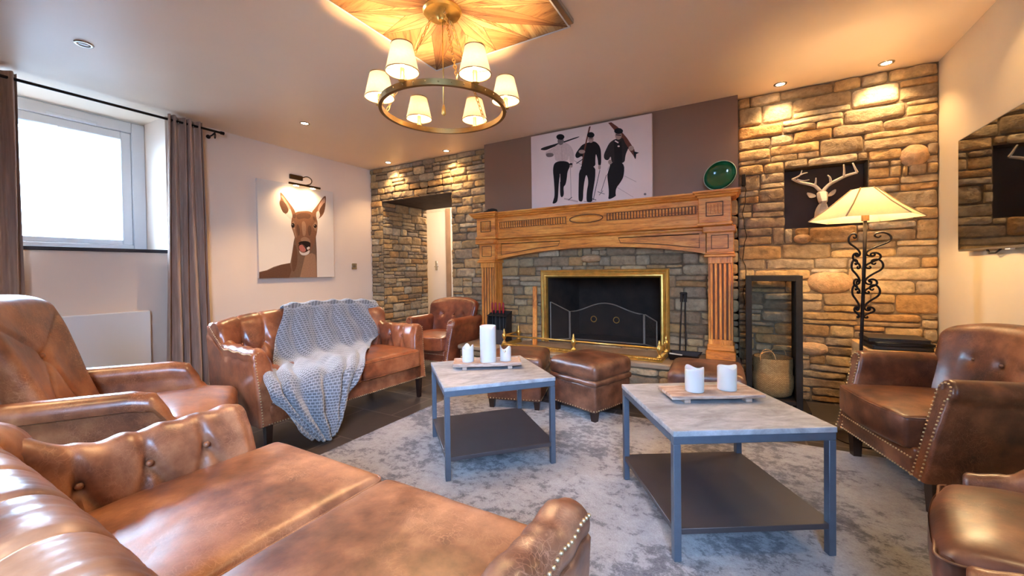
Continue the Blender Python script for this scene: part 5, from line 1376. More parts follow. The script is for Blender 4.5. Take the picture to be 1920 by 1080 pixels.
# ------------------------------------------------------------------ stag in the niche
t = empty('niche_board', (0.588, 4.21, 1.675), label='dark board lining the niche in the stone wall behind the stag', cat='board')
mb = MB(); mb.bbox((-0.266, 0, -0.246), (0.266, 0.016, 0.246), 0.002); mb.build('board', plain('dark_board', sc(62, 48, 46), 0.6, nscale=4, namt=0.15), t)
SG = empty('stag_head', (0, 0, 0), label='white faceted stag head with branching antlers mounted in the dark wall niche', cat='sculpture')
M_STAG = plain('matt_white_stag', sc(222, 206, 186), 0.55, nscale=12, namt=0.04)
Y = 4.14
def limb(pts, r0, r1, y0_, y1_):
    n_ = len(pts); return [(p[0], y0_+(y1_-y0_)*i/(n_-1), p[1]) for i, p in enumerate(pts)], [r0+(r1-r0)*i/(n_-1) for i in range(n_)]
def antler(name, segs):
    mb = MB()
    for pts, r0, r1, ya, yb in segs:
        p, r_ = limb(pts, r0, r1, ya, yb); mb.tube(chaikin(p, 1, False) if len(p) > 2 else p, [r0+(r1-r0)*i/(len(chaikin(p, 1, False))-1 if len(p) > 2 else 1) for i in range(len(chaikin(p, 1, False)) if len(p) > 2 else 2)], n=8)
    mb.build(name, M_STAG, SG, smooth=180)
antler('antler', [([(0.572,1.705),(0.543,1.746),(0.524,1.767),(0.484,1.783),(0.434,1.798),(0.399,1.815),(0.371,1.834)], 0.015, 0.009, 4.12, 4.09), ([(0.526,1.763),(0.531,1.79),(0.530,1.823)], 0.009, 0.004, 4.11, 4.08),
    ([(0.371,1.831),(0.404,1.842),(0.427,1.857),(0.434,1.890)], 0.009, 0.003, 4.09, 4.05), ([(0.427,1.857),(0.449,1.864),(0.470,1.865)], 0.006, 0.003, 4.06, 4.04), ([(0.406,1.826),(0.444,1.806),(0.482,1.807)], 0.006, 0.003, 4.09, 4.05)])
antler('antler', [([(0.577,1.705),(0.601,1.746),(0.630,1.772),(0.677,1.796),(0.714,1.815),(0.760,1.827),(0.790,1.832)], 0.015, 0.009, 4.12, 4.08), ([(0.630,1.772),(0.625,1.815),(0.606,1.834)], 0.010, 0.004, 4.11, 4.08),
    ([(0.71,1.816),(0.709,1.857),(0.703,1.902)], 0.009, 0.004, 4.09, 4.06), ([(0.790,1.832),(0.774,1.866),(0.758,1.906)], 0.009, 0.004, 4.08, 4.06)])
for pts in ([(0.536,1.687),(0.504,1.708),(0.469,1.718),(0.484,1.68),(0.499,1.667),(0.533,1.672)], [(0.613,1.682),(0.63,1.707),(0.665,1.727),(0.663,1.697),(0.646,1.675),(0.615,1.668)]):
    mb = MB(); mb.prism(chaikin(pts, 1), 4.112, 4.124); mb.build('ear', M_STAG, SG, smooth=30)
mb = MB(); hx = 0.576
rings = []
for z, w_, y0_, y1_ in ((1.712, 0.030, 4.10, 4.15), (1.70, 0.038, 4.075, 4.16), (1.67, 0.036, 4.05, 4.16), (1.645, 0.032, 4.03, 4.15), (1.625, 0.028, 4.02, 4.13), (1.612, 0.020, 4.03, 4.12), (1.606, 0.028, 4.05, 4.15), (1.58, 0.040, 4.07, 4.17), (1.552, 0.047, 4.075, 4.20), (1.50, 0.052, 4.07, 4.205), (1.468, 0.046, 4.075, 4.205)):
    rings.append([(hx-w_*0.55, y0_, z), (hx+w_*0.55, y0_, z), (hx+w_, (y0_+y1_)/2, z), (hx+w_*0.8, y1_, z), (hx-w_*0.8, y1_, z), (hx-w_, (y0_+y1_)/2, z)])
mb.loft(rings); mb.build('head', M_STAG, SG, smooth=None)

# ------------------------------------------------------------------ deer canvas, picture lamp, switch
DC = empty('deer_canvas', (XL, 2.495, 1.05), label='large unframed canvas of a brown deer licking its nose on the left wall', cat='picture')
mb = MB(); mb.bbox((0.001, 0, 0), (0.035, 0.95, 1.105), 0.002); mb.build('stretched_canvas', plain('canvas_cream', sc(232, 218, 204), 0.7, nscale=1.5, namt=0.04), DC)
mb = MB(); art(mb, DEER_ART, 'x', 0.0353); mb.build('print', M_PRINT, DC, smooth=None, fixn=False)
PL = empty('picture_light', (XL, 2.98, 2.245), label='small bronze picture light on a curved arm above the deer canvas', cat='lamp')
M_BRZ = plain('bronze', sc(92, 70, 48), 0.35, 0.9)
mb = MB(); mb.bbox((0.0, -0.10, -0.02), (0.025, 0.06, 0.035), 0.004); mb.build('wall_plate', M_BRZ, PL)
mb = MB(); mb.tube(chaikin([(0.02, 0.04, 0.01), (0.09, 0.07, 0.03), (0.17, 0.08, -0.02), (0.18, 0.06, -0.08), (0.16, 0.0, -0.10)], 2, False), 0.006, n=8); mb.build('arm', M_BRZ, PL, smooth=180)
mb = MB(); mb.tube([(0.16, -0.20, -0.105), (0.16, 0.19, -0.105)], 0.013, n=14); mb.build('lamp_head', M_BRZ, PL, smooth=60)
for yy_ in (-0.11, 0.10):
    mb = MB(); mb.ell((0.15, yy_, -0.122), (0.008, 0.035, 0.006), n=10, m_=6); mb.build('bulb', emis('picture_bulb', (1, 0.78, 0.5), 25), PL, smooth=180)
    l = light('picture_lamp', 'SPOT', (XL+0.17, 2.98+yy_, 2.118), 6, WARM2, spot_size=R(130), spot_blend=0.9, shadow_soft_size=0.03); aim(l, (-0.62, 0, -0.8))
t = empty('light_switch', (XL, 3.78, 1.19), label='small brushed steel switch on the left wall beside the stone corner', cat='switch')
mb = MB(); mb.bbox((0, -0.042, -0.042), (0.009, 0.042, 0.042), 0.003); mb.build('plate', M_CHROME, t)
mb = MB(); mb.cyl((0.009, 0, 0), (0.013, 0, 0), 0.018, n=20); mb.build('button', plain('switch_insert', sc(120, 116, 112), 0.3, 0.8), t)

# ------------------------------------------------------------------ curtains and rod
m_, nt, b = new_mat('taupe_velvet')
v = coords(nt, (14, 14, 1)); n = noise_n(nt, v, 3, 4, 0.6); nt.links.new(ramp(nt, n.outputs[0], [(0.3, sc(148, 118, 100)), (0.7, sc(190, 158, 138))]), b.inputs['Base Color'])
b.inputs['Roughness'].default_value = 0.8; b.inputs['Sheen Weight'].default_value = 0.5; M_CURT = m_
RODX, RODZ = -4.515, 2.515
def curtain(label, ya, yb, za, zb_, n, amp, seed, spread=0.0):
    T = empty('curtain', (RODX, (ya+yb)/2, 0), 0, label, 'curtain', 'taupe curtains of the left window')
    mb = MB(); NU, NV = 140, 40; c = (ya+yb)/2
    rings = []
    for j in range(NV+1):
        t = j/NV; z = za+(zb_-za)*t; row = []
        for i in range(NU+1):
            u = i/NU; ph = u*n*2*math.pi+0.35*math.sin(t*3+seed)
            a = amp*(0.75+0.25*noise.noise(Vector((u*4, t*1.5, seed))))
            y = (ya+(yb-ya)*u-c)*(1+spread*t)+0.012*math.sin(ph*0.5+t*2+seed)
            x = a*math.sin(ph)*(1+0.2*t)+0.010*noise.noise(Vector((u*8, t*4, seed)))
            row.append(Vector((x, y, z)))
        rings.append(row)
    back = [[p+Vector((-0.006, 0, 0)) for p in r_] for r_ in rings]
    n0 = len(rings[0])
    loops = [r_+bk2[::-1] for r_, bk2 in zip(rings, back)]
    mb.loft(loops, closed=True, cap=True); mb.build('cloth', M_CURT, T, smooth=70)
    for k in range(n):
        y = (ya+(yb-ya)*(k+0.5)/n)-c
        g = MB(); g.tube([(0.026*math.cos(2*math.pi*i/18)*0.2, y+0.004, RODZ+0.022*math.sin(2*math.pi*i/18)) for i in range(18)], 0.004, n=6, closed=True); g.build('eyelet', M_CHROME, T, smooth=180)
    return T
curtain('taupe velvet curtain hanging beside the deer canvas', 1.66, 1.95, 2.562, 0.04, 5, 0.040, 1.0, 0.30)
curtain('taupe velvet curtain at the far left end of the rod, behind the tall armchair', 0.40, 0.805, 2.562, 0.04, 6, 0.040, 4.0, 0.10)
t = empty('curtain_rod', (RODX, 1.20, RODZ), label='dark metal curtain rod across the top of the left window', cat='curtain rod')
mb = MB(); mb.cyl((0, -0.95, 0), (0, 0.90, 0), 0.011); mb.build('rod', M_IRON, t, smooth=180)
mb = MB(); mb.cyl((0, 0.90, 0), (0, 0.93, 0), 0.016); mb.build('end_cap', M_IRON, t)
for y in (0.85, -0.9):
    mb = MB(); mb.tube([(-0.135, y, -0.03), (-0.06, y, -0.03), (0, y, -0.014)], 0.007, n=8); mb.cyl((-0.135, y, -0.03), (-0.128, y, -0.03), 0.02)
    mb.tube([(0.0+0.012*math.cos(2*math.pi*i/14), y, -0.045+0.025*math.sin(2*math.pi*i/14)) for i in range(14)], 0.004, n=6, closed=True); mb.build('bracket', M_IRON, t, smooth=180)

# ------------------------------------------------------------------ television
TX = 1.19; ty0, ty1, tz0, tz1 = 2.37, 3.615, 1.186, 1.885
t = empty('television', (TX, (ty0+ty1)/2, (tz0+tz1)/2), label='large flat black television with a thin silver frame on the right wall', cat='television')
hy, hz = (ty1-ty0)/2, (tz1-tz0)/2
mb = MB(); mb.bbox((0.002, -hy, -hz), (0.03, hy, hz), 0.003); mb.build('casing', plain('silver_casing', sc(120, 112, 104), 0.35, 0.7), t)
scm, nt, b = new_mat('tv_glass'); b.inputs['Base Color'].default_value = (0.004, 0.004, 0.005, 1); b.inputs['Roughness'].default_value = 0.03; b.inputs['IOR'].default_value = 1.75; b.inputs['Coat Weight'].default_value = 0.6; b.inputs['Coat Roughness'].default_value = 0.02
mb = MB(); mb.add([(-0.0005, -hy+0.008, -hz+0.012), (-0.0005, hy-0.008, -hz+0.012), (-0.0005, hy-0.008, hz-0.008), (-0.0005, -hy+0.008, hz-0.008), (0.004, -hy+0.008, -hz+0.012), (0.004, hy-0.008, -hz+0.012), (0.004, hy-0.008, hz-0.008), (0.004, -hy+0.008, hz-0.008)], [(0, 1, 2, 3), (4, 7, 6, 5), (0, 4, 5, 1), (1, 5, 6, 2), (2, 6, 7, 3), (3, 7, 4, 0)]); mb.build('screen', scm, t, smooth=None)
mb = MB(); mb.bbox((0.03, -0.2, -0.2), (0.06, 0.2, 0.2), 0.003); mb.build('wall_mount', M_BLACK, t)
mb = MB(); mb.tube([(0.02, hy-0.30, -hz), (0.02, hy-0.32, -hz-0.02), (0.03, hy-0.36, -hz-0.02), (0.035, hy-0.40, -hz)], 0.005, n=6); mb.build('cable', M_BLACK, t, smooth=180)
mb = MB(); mb.bbox((0.01, hy-0.55, -hz-0.008), (0.028, hy-0.50, -hz), 0.001); mb.build('label', M_WHITE, t)

# ------------------------------------------------------------------ floor lamp
LB = Vector((0.655, 3.30, 0.0))
t = empty('floor_lamp', LB, label='lit floor lamp with a scrolled wrought iron stem in front of the stone wall', cat='floor lamp')
mb = MB(); mb.lathe([(0.14, 0.0), (0.145, 0.008), (0.10, 0.022), (0.03, 0.035), (0.012, 0.05)], n=28); mb.build('base', M_IRON, t, smooth=50)
mb = MB(); mb.tube([(0, 0, 0.03), (0.002, 0, 0.6), (0.018, 0, 1.15), (0.022, 0, 1.42)], 0.0095, n=10); mb.build('pole', M_IRON, t, smooth=180)
def scroll(pts, w0, w1, sg):
    P_ = chaikin([(sg*(p[0]), 0, p[1]) for p in pts], 2, False)
    n_ = len(P_); mb = MB(); mb.tube(P_, [w0+(w1-w0)*abs(2*i/(n_-1)-1)**2 for i in range(n_)], n=8, flat=0.5, upv=(0, 1, 0))
    return mb
xc = 0.012
def sshape(zb, zt, w_, flip):
    H_ = zt-zb
    pts = [(0.0, zb+0.10*H_), (0.01, zb), (0.2*w_, zb+0.02*H_), (0.25*w_, zb+0.12*H_), (0.1*w_, zb+0.14*H_)]
    return pts
def Scroll(zb, zt, w_, sg):
    H_ = zt-zb; X0 = 0.010
    a = [(X0+0.30*w_, zb+0.16*H_), (X0+0.42*w_, zb+0.08*H_), (X0+0.30*w_, zb), (X0+0.06*w_, zb+0.06*H_), (X0+0.05*w_, zb+0.22*H_), (X0+0.45*w_, zb+0.42*H_),
         (X0+0.95*w_, zb+0.60*H_), (X0+1.0*w_, zb+0.82*H_), (X0+0.75*w_, zb+1.0*H_), (X0+0.40*w_, zb+0.98*H_), (X0+0.34*w_, zb+0.84*H_), (X0+0.52*w_, zb+0.78*H_), (X0+0.60*w_, zb+0.86*H_)]
    return scroll(a, 0.012, 0.0085, sg)
zs = [(1.16, 1.31, 0.10), (1.085, 1.185, 0.062), (0.985, 1.145, 0.072), (0.93, 1.02, 0.05), (0.82, 0.985, 0.062), (0.775, 0.845, 0.042)]
for zb_, zt_, w_ in zs:
    for sg in (-1, 1):
        mb = Scroll(zb_, zt_, w_*(1.25 if sg > 0 else 0.62), sg); mb.v = [Vector((p.x+0.010*(p.z-0.6)/0.6, p.y, p.z)) for p in mb.v]
        mb.build('scroll', M_IRON, t, smooth=180)
# hexagonal shade
ZS, ZT = 1.398, 1.588
sh = [(-0.255, 0.13), (-0.165, -0.155), (0.100, -0.155), (0.305, 0.075), (0.215, 0.30), (-0.06, 0.32)]
sh = [(x+0.02, y) for x, y in sh]
sh = []
for i in range(6):
    a = R(60*i+2); sh.append((0.022+0.288*math.cos(a), 0.02+0.288*math.sin(a)))
tp = [(0.022+(x-0.022)*0.22, 0.02+(y-0.02)*0.22) for x, y in sh]
mb = MB(); 
def hexr(k, z, ins=0.0):
    out = []
    for i in range(6):
        a = Vector(sh[i]); b_ = Vector(sh[(i+1) % 6]); c_ = Vector((0.022, 0.02))
        for q in range(5):
            p = a.lerp(b_, q/5); p = c_+(p-c_)*(k-ins); out.append((p.x, p.y, z))
    return out
rings = [hexr(1-0.78*q/8, ZS+(ZT-ZS)*q/8+0.010*math.sin(math.pi*q/8)*-1) for q in range(9)]
rin = [hexr(1-0.78*q/8, ZS+(ZT-ZS)*q/8-0.010*math.sin(math.pi*q/8), 0.012) for q in range(8, -1, -1)]
mb.loft(rings+rin, cap=False); mb.build('lamp_shade', M_SHADE, t, smooth=25)
mb = MB()
for i in range(6):
    a = sh[i]; b_ = tp[i]
    mb.tube([(a[0], a[1], ZS+0.001), ((a[0]+b_[0])/2, (a[1]+b_[1])/2, (ZS+ZT)/2-0.008), (b_[0], b_[1], ZT+0.001)], 0.004, n=6)
mb.build('shade_ribs', plain('shade_seam', sc(196, 170, 130), 0.8), t, smooth=180)
mb = MB(); mb.cyl((0.022, 0, 1.385), (0.022, 0, 1.43), 0.02, n=16); mb.build('lamp_holder', plain('brass_dull', sc(120, 92, 62), 0.4, 0.7), t)
mb = MB(); mb.ell((0.022, 0, 1.475), (0.022, 0.022, 0.03), n=14, m_=8); mb.build('bulb', M_BULB, t, smooth=180)
light('floor_lamp_light', 'POINT', (LB.x+0.022, LB.y, 1.475), 18, WARM2, shadow_soft_size=0.035)

# ------------------------------------------------------------------ log rack and basket
t = empty('log_rack', (0.215, 3.865, 0), 0, 'tall black metal log rack standing against the stone wall', 'log rack')
mb = MB(); hw_, hd_, Ht, th_ = 0.185, 0.165, 1.036, 0.042
for lo, hi in (((-hw_, -hd_, 0.02), (-hw_+th_, hd_, Ht)), ((hw_-th_, -hd_, 0.02), (hw_, hd_, Ht)), ((-hw_+th_, -hd_, Ht-th_), (hw_-th_, hd_, Ht)), ((-hw_+th_, -hd_, 0.05), (hw_-th_, hd_, 0.05+th_*0.7))): mb.bbox(lo, hi, 0.002)
mb.build('frame', M_BLACK, t)
for s_ in (-1, 1):
    mb = MB(); mb.bbox((s_*hw_-0.03 if s_ < 0 else hw_-0.05, -hd_-0.03, 0.0), (s_*hw_+0.05 if s_ < 0 else hw_+0.05, hd_+0.02, 0.02), 0.002); mb.build('foot', M_BLACK, t)
m_, nt, b = new_mat('woven_seagrass')
v = coords(nt); wv = nt.nodes.new('ShaderNodeTexBrick'); wv.inputs['Scale'].default_value = 1; wv.inputs['Brick Width'].default_value = 0.016; wv.inputs['Row Height'].default_value = 0.008; wv.inputs['Mortar Size'].default_value = 0.0012
wv.inputs['Color1'].default_value = (*sc(206, 164, 104), 1); wv.inputs['Color2'].default_value = (*sc(180, 138, 84), 1); wv.inputs['Mortar'].default_value = (*sc(120, 84, 46), 1)
uvn = nt.nodes.new('ShaderNodeUVMap'); uvn.uv_map = 'wrap'; nt.links.new(uvn.outputs[0], wv.inputs['Vector'])
nt.links.new(wv.outputs[0], b.inputs['Base Color']); b.inputs['Roughness'].default_value = 0.85; bump(nt, b, wv.outputs[1], -0.6, 0.004)
bt = empty('seagrass_basket', (0.215, 3.845, 0.081), 0, 'woven seagrass basket with thin handles sitting in the log rack', 'basket')
mb = MB(); PB = [(0.10, 0.0), (0.128, 0.02), (0.140, 0.07), (0.143, 0.12), (0.141, 0.165), (0.136, 0.172), (0.134, 0.20), (0.138, 0.25), (0.137, 0.29), (0.136, 0.305)]
full = PB+[(r_-0.008, h_) for r_, h_ in PB[::-1]]
mb.lathe(full, n=48, cap=True); o = mb.build('basket_body', m_, bt, smooth=60)
uv = o.data.uv_layers.new(name='wrap')
for pl_ in o.data.polygons:
    for li, vi in zip(pl_.loop_indices, pl_.vertices):
        co = o.data.vertices[vi].co; uv.data[li].uv = ((math.atan2(co.y, co.x)/(2*math.pi)*0.88) % 0.88, co.z)
for s_, dx in ((-1, -0.035), (1, 0.05)):
    mb = MB()
    for k in range(2): mb.tube(chaikin([(dx-0.05, s_*0.12, 0.28), (dx-0.055, s_*0.11, 0.34), (dx-0.01+0.02*k, s_*0.09, 0.385-0.02*k), (dx+0.04, s_*0.10, 0.35), (dx+0.055, s_*0.12, 0.28)], 2, False), 0.0035, n=6)
    mb.build('handle', plain('twisted_grass', sc(196, 150, 96), 0.8), bt, smooth=180)

# ------------------------------------------------------------------ cube side table with folders
t = empty('side_table', (0.93, 3.60, 0), 0, 'pale oak side table in the corner behind the club armchair', 'side table')
M_OAK = wood('pale_oak', sc(176, 130, 80), sc(206, 160, 104), sc(222, 182, 128), 0.45, (1, 7, 7), 3)
mb = MB(); mb.bbox((-0.225, -0.225, 0.50), (0.225, 0.225, 0.565), 0.004); mb.build('tabletop', M_OAK, t)
for sx in (-1, 1): mb = MB(); mb.bbox((sx*0.225-(0.04 if sx > 0 else 0), -0.22, 0), (sx*0.225+(0.04 if sx < 0 else 0), 0.22, 0.50), 0.004); mb.build('side_panel', M_OAK, t)
mb = MB(); mb.bbox((-0.185, -0.21, 0.12), (0.185, 0.22, 0.15), 0.003); mb.build('shelf', M_OAK, t)
z = 0.566
M_FOLD = plain('black_leatherette', sc(30, 28, 30), 0.45, nscale=40)
for i, (dz, a, dx) in enumerate(((0.026, 0, 0.0), (0.020, 6, 0.004), (0.026, -4, -0.012))):
    f = empty('menu_folder', (0.875+dx, 3.52, z), R(a+5), ['black leatherette folder at the bottom of the stack on the side table', 'black leatherette folder in the middle of the stack on the side table', 'black leatherette folder on top of the stack on the side table'][i], 'folder', 'black folders on the side table')
    mb = MB(); mb.bbox((-0.15, -0.11, 0), (0.15, 0.11, 0.005), 0.002); mb.bbox((-0.15, -0.11, dz-0.005), (0.15, 0.11, dz), 0.002); mb.bbox((-0.152, -0.11, 0), (-0.146, 0.11, dz), 0.002); mb.build('cover', M_FOLD, f)
    mb = MB(); mb.bbox((-0.144, -0.105, 0.005), (0.145, 0.105, dz-0.005), 0.001); mb.build('pages', plain('pages_dark', sc(70, 66, 64), 0.8), f)
    z += dz+0.0006

# ------------------------------------------------------------------ downlights
def downlight(x, y, label, on=True, power=20, spot=95, z=ZC, target=(0, 0, -1)):
    t = empty('ceiling_spotlight', (x, y, z), label=label, cat='ceiling light', group='recessed ceiling spotlights')
    mb = MB(); mb.lathe([(0.030, -0.002), (0.034, -0.006), (0.044, -0.005), (0.047, 0.0)], n=28, cap=False); mb.lathe([(0.030, -0.002), (0.029, 0.0), (0.047, 0.0)], n=28, cap=False); mb.build('trim_ring', M_CHROME, t, smooth=180)
    mb = MB(); mb.ell((0, 0, -0.001), (0.030, 0.030, 0.004), n=20, m_=6); mb.build('lens', M_SPOT if on else plain('unlit_lens', sc(200, 190, 185), 0.3), t, smooth=180)
    if on:
        l = light('spot', 'SPOT', (x, y, z-0.012), power, WARM2, spot_size=R(spot), spot_blend=0.6, shadow_soft_size=0.02); aim(l, target)
downlight(-3.63, 0.92, 'unlit recessed spotlight in the ceiling near the left window', on=False)
downlight(-3.73, 2.48, 'lit recessed spotlight in the ceiling nearest the deer canvas', power=42)
downlight(-4.12, 3.93, 'lit recessed spotlight at the stone wall in the far left corner', power=15, spot=110, target=(0, 0.10, -1))
downlight(-3.13, 3.93, 'lit recessed spotlight at the stone wall beside the plum chimney breast', power=15, spot=110, target=(0, 0.10, -1))
downlight(0.28, 3.93, 'lit recessed spotlight at the stone wall nearest the green bowl', power=13, spot=110, target=(0, 0.12, -1))
downlight(0.925, 3.93, 'lit recessed spotlight at the stone wall above the floor lamp', power=13, spot=110, target=(0, 0.12, -1))
for x, y, pw in ((0.98, 3.0, 6), (0.3, 1.3, 16), (-3.2, 0.2, 24), (-1.6, -0.6, 26)):  # bare spots out of view; after the first, all added warm fill
    l = light('spot', 'SPOT', (x, y, ZC-0.012), pw, WARM2, spot_size=R(110), spot_blend=0.7, shadow_soft_size=0.03); aim(l, (0, 0, -1))

light('corridor_fill', 'POINT', (-4.2, 5.55, 2.40), 22, (1, 0.82, 0.62), shadow_soft_size=0.1)  # fill added behind the lintel to brighten the corridor, no fitting
# ------------------------------------------------------------------ chandelier
CX, CY, CZr = -1.443, 1.794, 2.002
t = empty('chandelier', (CX, CY, ZC-0.022), label='round brass ring chandelier with six small lit shades hanging from the wooden ceiling star', cat='chandelier')
zr = CZr-(ZC-0.022)
mb = MB(); mb.lathe([(0.0, 0.0), (0.105, 0.0), (0.108, -0.010), (0.100, -0.022), (0.05, -0.032), (0.028, -0.045), (0.022, -0.060), (0.0, -0.066)], n=32, cap=False); mb.build('ceiling_rose', M_BRASS, t, smooth=40)
RR = 0.338
mb = MB(); rings = []
for i in range(96):
    a = 2*math.pi*i/96; c, s_ = math.cos(a), math.sin(a); rings.append([((RR+dr)*c, (RR+dr)*s_, zr+dz) for dr, dz in ((-0.008, -0.015), (0.010, -0.015), (0.010, 0.015), (-0.008, 0.015))])
rings.append(rings[0]); mb.loft(rings, cap=False); mb.build('ring', M_ABRASS, t, smooth=40)
mb = MB()
for i in range(36):
    a = 2*math.pi*(i+0.5)/36; mb.ell(((RR+0.012)*math.cos(a), (RR+0.012)*math.sin(a), zr), (0.004, 0.004, 0.004), n=6, m_=4)
mb.build('ring_studs', M_ABRASS, t, smooth=180)
# three chains
def chain(p0, p1, name='chain'):
    p0 = Vector(p0); p1 = Vector(p1); L_ = (p1-p0).length; n_ = int(L_/0.024); d = (p1-p0).normalized(); mb = MB()
    a = d.cross(Vector((0, 0, 1)) if abs(d.z) < 0.95 else Vector((1, 0, 0))).normalized(); b2 = d.cross(a)
    for i in range(n_):
        c = p0+d*(L_*(i+0.5)/n_); s_ = a if i % 2 else b2
        mb.tube([c+d*0.0165*math.cos(2*math.pi*k/12)+s_*0.0075*math.sin(2*math.pi*k/12) for k in range(12)], 0.0022, n=5, closed=True)
    mb.build(name, M_BRASS, t, smooth=180)
offs = R(80)
for k in range(3):
    a = offs+2*math.pi*k/3; chain((0.06*math.cos(a), 0.06*math.sin(a), -0.03), (RR*math.cos(a), RR*math.sin(a), zr+0.025))
mb = MB(); mb.tube([(0, 0, -0.05), (0.0, 0.0, -0.3), (0.0, 0, zr-0.02)], 0.003, n=6); mb.lathe([(0.004, zr-0.03), (0.012, zr-0.02), (0.010, zr+0.01), (0.004, zr+0.03)], n=12); mb.build('centre_drop', M_BRASS, t, smooth=180)
for k in range(6):
    a = R(35)+2*math.pi*k/6; c, s_ = math.cos(a), math.sin(a)
    ca = RR+0.010
    mb = MB(); mb.tube([(RR*c, RR*s_, zr+0.010), (ca*c, ca*s_, zr+0.022)], 0.006, n=8)
    mb.lathe([(0.004, zr+0.01), (0.020, zr+0.018), (0.011, zr+0.026), (0.011, zr+0.075), (0.009, zr+0.08)], (ca*c, ca*s_, 0), n=14); ar = mb.build('arm', M_BRASS, t, smooth=50)
    z0 = zr+0.060
    mb = MB(); mb.lathe([(0.079, z0), (0.0645, z0+0.065), (0.050, z0+0.13), (0.0485, z0+0.13), (0.063, z0+0.065), (0.0775, z0), (0.079, z0)], (ca*c, ca*s_, 0), n=32, cap=False)
    sh_ = mb.build('shade', M_SHADE2, t, smooth=60)
    for rr, zq in ((0.0505, z0+0.13), (0.079, z0)):
        mb = MB(); mb.tube([(ca*c+rr*math.cos(2*math.pi*i/30), ca*s_+rr*math.sin(2*math.pi*i/30), zq) for i in range(30)], 0.0026, n=6, closed=True)
        if rr < 0.06: mb.build('shade_ring', M_ABRASS, sh_, smooth=180)
    for i in range(3):
        b2 = 2*math.pi*i/3; mb.tube([(ca*c+0.012*math.cos(b2), ca*s_+0.012*math.sin(b2), zr+0.068), (ca*c+0.079*math.cos(b2), ca*s_+0.079*math.sin(b2), z0)], 0.0015, n=5)
    mb.build('shade_trim', M_ABRASS, sh_, smooth=180)
    mb = MB(); mb.ell((ca*c, ca*s_, zr+0.108), (0.013, 0.013, 0.024), n=12, m_=8); mb.build('bulb', M_BULB, t, smooth=180)
    light('chandelier_light', 'POINT', (CX+ca*c, CY+ca*s_, ZC-0.022+zr+0.112), 88, WARM, shadow_soft_size=0.014)

# ------------------------------------------------------------------ grey throw on the sofa
m_, nt, b = new_mat('grey_honeycomb_throw')
uvn = nt.nodes.new('ShaderNodeUVMap'); uvn.uv_map = 'cloth'
bk = nt.nodes.new('ShaderNodeTexBrick'); bk.offset = 0.5
for k, x in (('Scale', 1.0), ('Mortar Size', 0.0045), ('Brick Width', 0.034), ('Row Height', 0.020), ('Mortar Smooth', 0.9)): bk.inputs[k].default_value = x
bk.inputs['Color1'].default_value = (*sc(104, 107, 114), 1); bk.inputs['Color2'].default_value = (*sc(92, 95, 102), 1); bk.inputs['Mortar'].default_value = (*sc(160, 164, 172), 1)
nt.links.new(uvn.outputs[0], bk.inputs['Vector'])
n = noise_n(nt, uvn.outputs[0], 150, 2); c3 = ramp(nt, n.outputs[0], [(0.3, (0.82,)*3), (0.7, (1.1,)*3)])
nt.links.new(mixc(nt, bk.outputs[0], c3, 1, 'MULTIPLY'), b.inputs['Base Color']); b.inputs['Roughness'].default_value = 0.9; b.inputs['Sheen Weight'].default_value = 0.6
bump(nt, b, bk.outputs[1], 0.5, 0.006)
# rows of control points, each from its left edge (towards the camera) to its right edge
rows = [
 # y0, y1 and profile point (x, z) at left / right ; fold amplitude
 [(-3.225, 1.95, 0.56), (-3.23, 2.25, 0.58), (-3.22, 2.66, 0.55)],
 [(-3.232, 1.90, 0.75), (-3.235, 2.30, 0.75), (-3.21, 2.72, 0.70)],
 [(-3.17, 1.87, 0.838), (-3.17, 2.30, 0.842), (-3.15, 2.75, 0.815)],
 [(-3.07, 1.84, 0.832), (-3.07, 2.28, 0.838), (-3.05, 2.74, 0.80)],
 [(-3.025, 1.80, 0.74), (-3.02, 2.22, 0.755), (-2.99, 2.74, 0.70)],
 [(-3.00, 1.75, 0.62), (-2.99, 2.15, 0.64), (-2.95, 2.74, 0.59)],
 [(-2.97, 1.70, 0.53), (-2.955, 2.08, 0.53), (-2.93, 2.62, 0.51)],
 [(-2.90, 1.66, 0.475), (-2.87, 2.02, 0.49), (-2.86, 2.50, 0.495)],
 [(-2.76, 1.58, 0.475), (-2.74, 1.93, 0.500), (-2.73, 2.36, 0.488)],
 [(-2.63, 1.46, 0.49), (-2.60, 1.82, 0.505), (-2.58, 2.20, 0.485)],
 [(-2.52, 1.38, 0.49), (-2.49, 1.72, 0.497), (-2.45, 2.08, 0.478)],
 [(-2.415, 1.345, 0.46), (-2.375, 1.65, 0.465), (-2.365, 2.00, 0.44)],
 [(-2.355, 1.34, 0.40), (-2.335, 1.62, 0.39), (-2.335, 1.93, 0.36)],
 [(-2.345, 1.365, 0.34), (-2.325, 1.62, 0.30), (-2.33, 1.88, 0.275)],
 [(-2.345, 1.43, 0.24), (-2.315, 1.62, 0.20), (-2.33, 1.83, 0.19)],
 [(-2.345, 1.50, 0.13), (-2.31, 1.64, 0.11), (-2.33, 1.78, 0.12)],
 [(-2.345, 1.56, 0.06), (-2.31, 1.66, 0.025), (-2.33, 1.74, 0.05)],
]
amps = [0.002, 0.004, 0.005, 0.009, 0.017, 0.020, 0.019, 0.015, 0.018, 0.016, 0.017, 0.018, 0.022, 0.026, 0.028, 0.026, 0.022]
def cr(p0, p1, p2, p3, t): return 0.5*((2*p1)+(p2-p0)*t+(2*p0-5*p1+4*p2-p3)*t*t+(3*p1-p0-3*p2+p3)*t*t*t)
def catrow(k, u):
    a, m1, c = [Vector(p) for p in rows[k]]
    return a*(2*(u-0.5)*(u-1))+m1*(4*u*(1-u))+c*(2*u*(u-0.5))
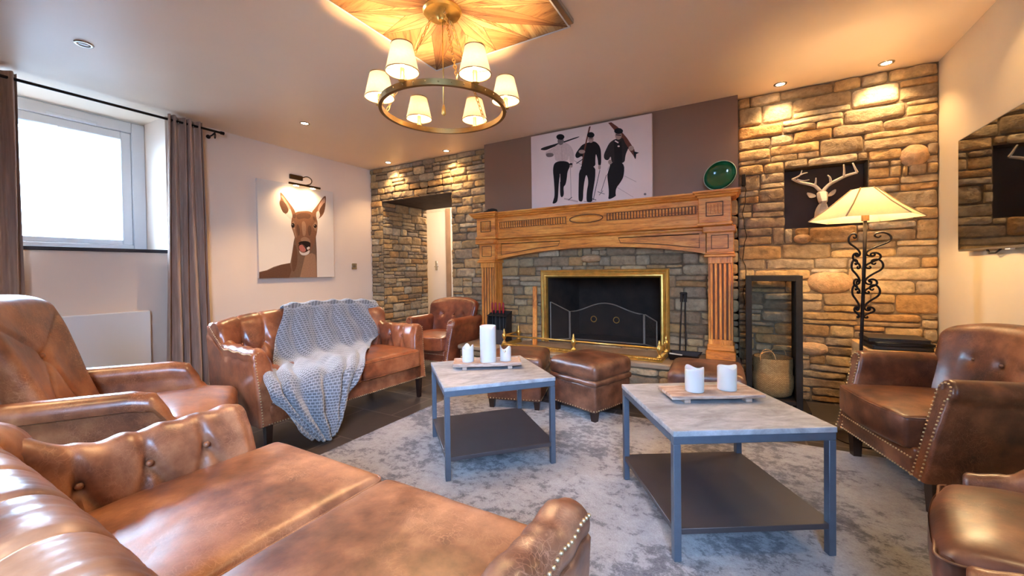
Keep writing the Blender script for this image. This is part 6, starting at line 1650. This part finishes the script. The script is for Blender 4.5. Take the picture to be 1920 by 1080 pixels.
NR = len(rows); SUB = 7; NU = 150
grid = []; vlen = [0]
for i in range((NR-1)*SUB+1):
    k = min(i//SUB, NR-2); t_ = i/SUB-k
    row = []
    for j in range(NU+1):
        u = j/NU
        P_ = cr(catrow(max(k-1, 0), u), catrow(k, u), catrow(k+1, u), catrow(min(k+2, NR-1), u), t_)
        row.append(P_)
    grid.append(row)
for i in range(1, len(grid)): vlen.append(vlen[-1]+(grid[i][NU//2]-grid[i-1][NU//2]).length)
out = []
for i, row in enumerate(grid):
    fr = i/SUB; k = min(int(fr), NR-2); am = 1.5*(amps[k]+(amps[k+1]-amps[k])*(fr-k)); r2 = []
    for j, p in enumerate(row):
        a = grid[min(i+1, len(grid)-1)][j]-grid[max(i-1, 0)][j]; b2 = row[min(j+1, NU)]-row[max(j-1, 0)]
        nn = b2.cross(a).normalized()
        if i < 7*3 and nn.z < 0 and nn.x < 0 and k > 1: nn = -nn
        u = j/NU
        ph = 2*math.pi*(5.2*u-0.22*fr+0.35*math.sin(fr*0.5)+0.6*noise.noise(Vector((u*2, fr*0.3, 5))))
        f = (0.5+0.5*math.sin(ph))**1.4*1.3+0.35*noise.noise(Vector((u*9, fr*0.9, 2)))
        if k >= 11: f += 0.2*math.sin(ph*1.7+1)
        r2.append(p+nn*(am*(f)+0.005))
    out.append(r2)
mb = MB(); th_ = 0.008
vs = [p for r_ in out for p in r_]
W1 = NU+1
mb.add(vs, [(i*W1+j, i*W1+j+1, (i+1)*W1+j+1, (i+1)*W1+j) for i in range(len(out)-1) for j in range(NU)])
tw = mb.build('throw_blanket', m_, smooth=180, fixn=True)
uv = tw.data.uv_layers.new(name='cloth')
for pl_ in tw.data.polygons:
    for li, vi in zip(pl_.loop_indices, pl_.vertices): uv.data[li].uv = ((vi % W1)/NU*1.05, vlen[vi//W1])
sm = tw.modifiers.new('thickness', 'SOLIDIFY'); sm.thickness = 0.007; sm.offset = 1
tag(tw, 'grey honeycomb knitted throw draped over the sofa below the deer picture', 'throw')
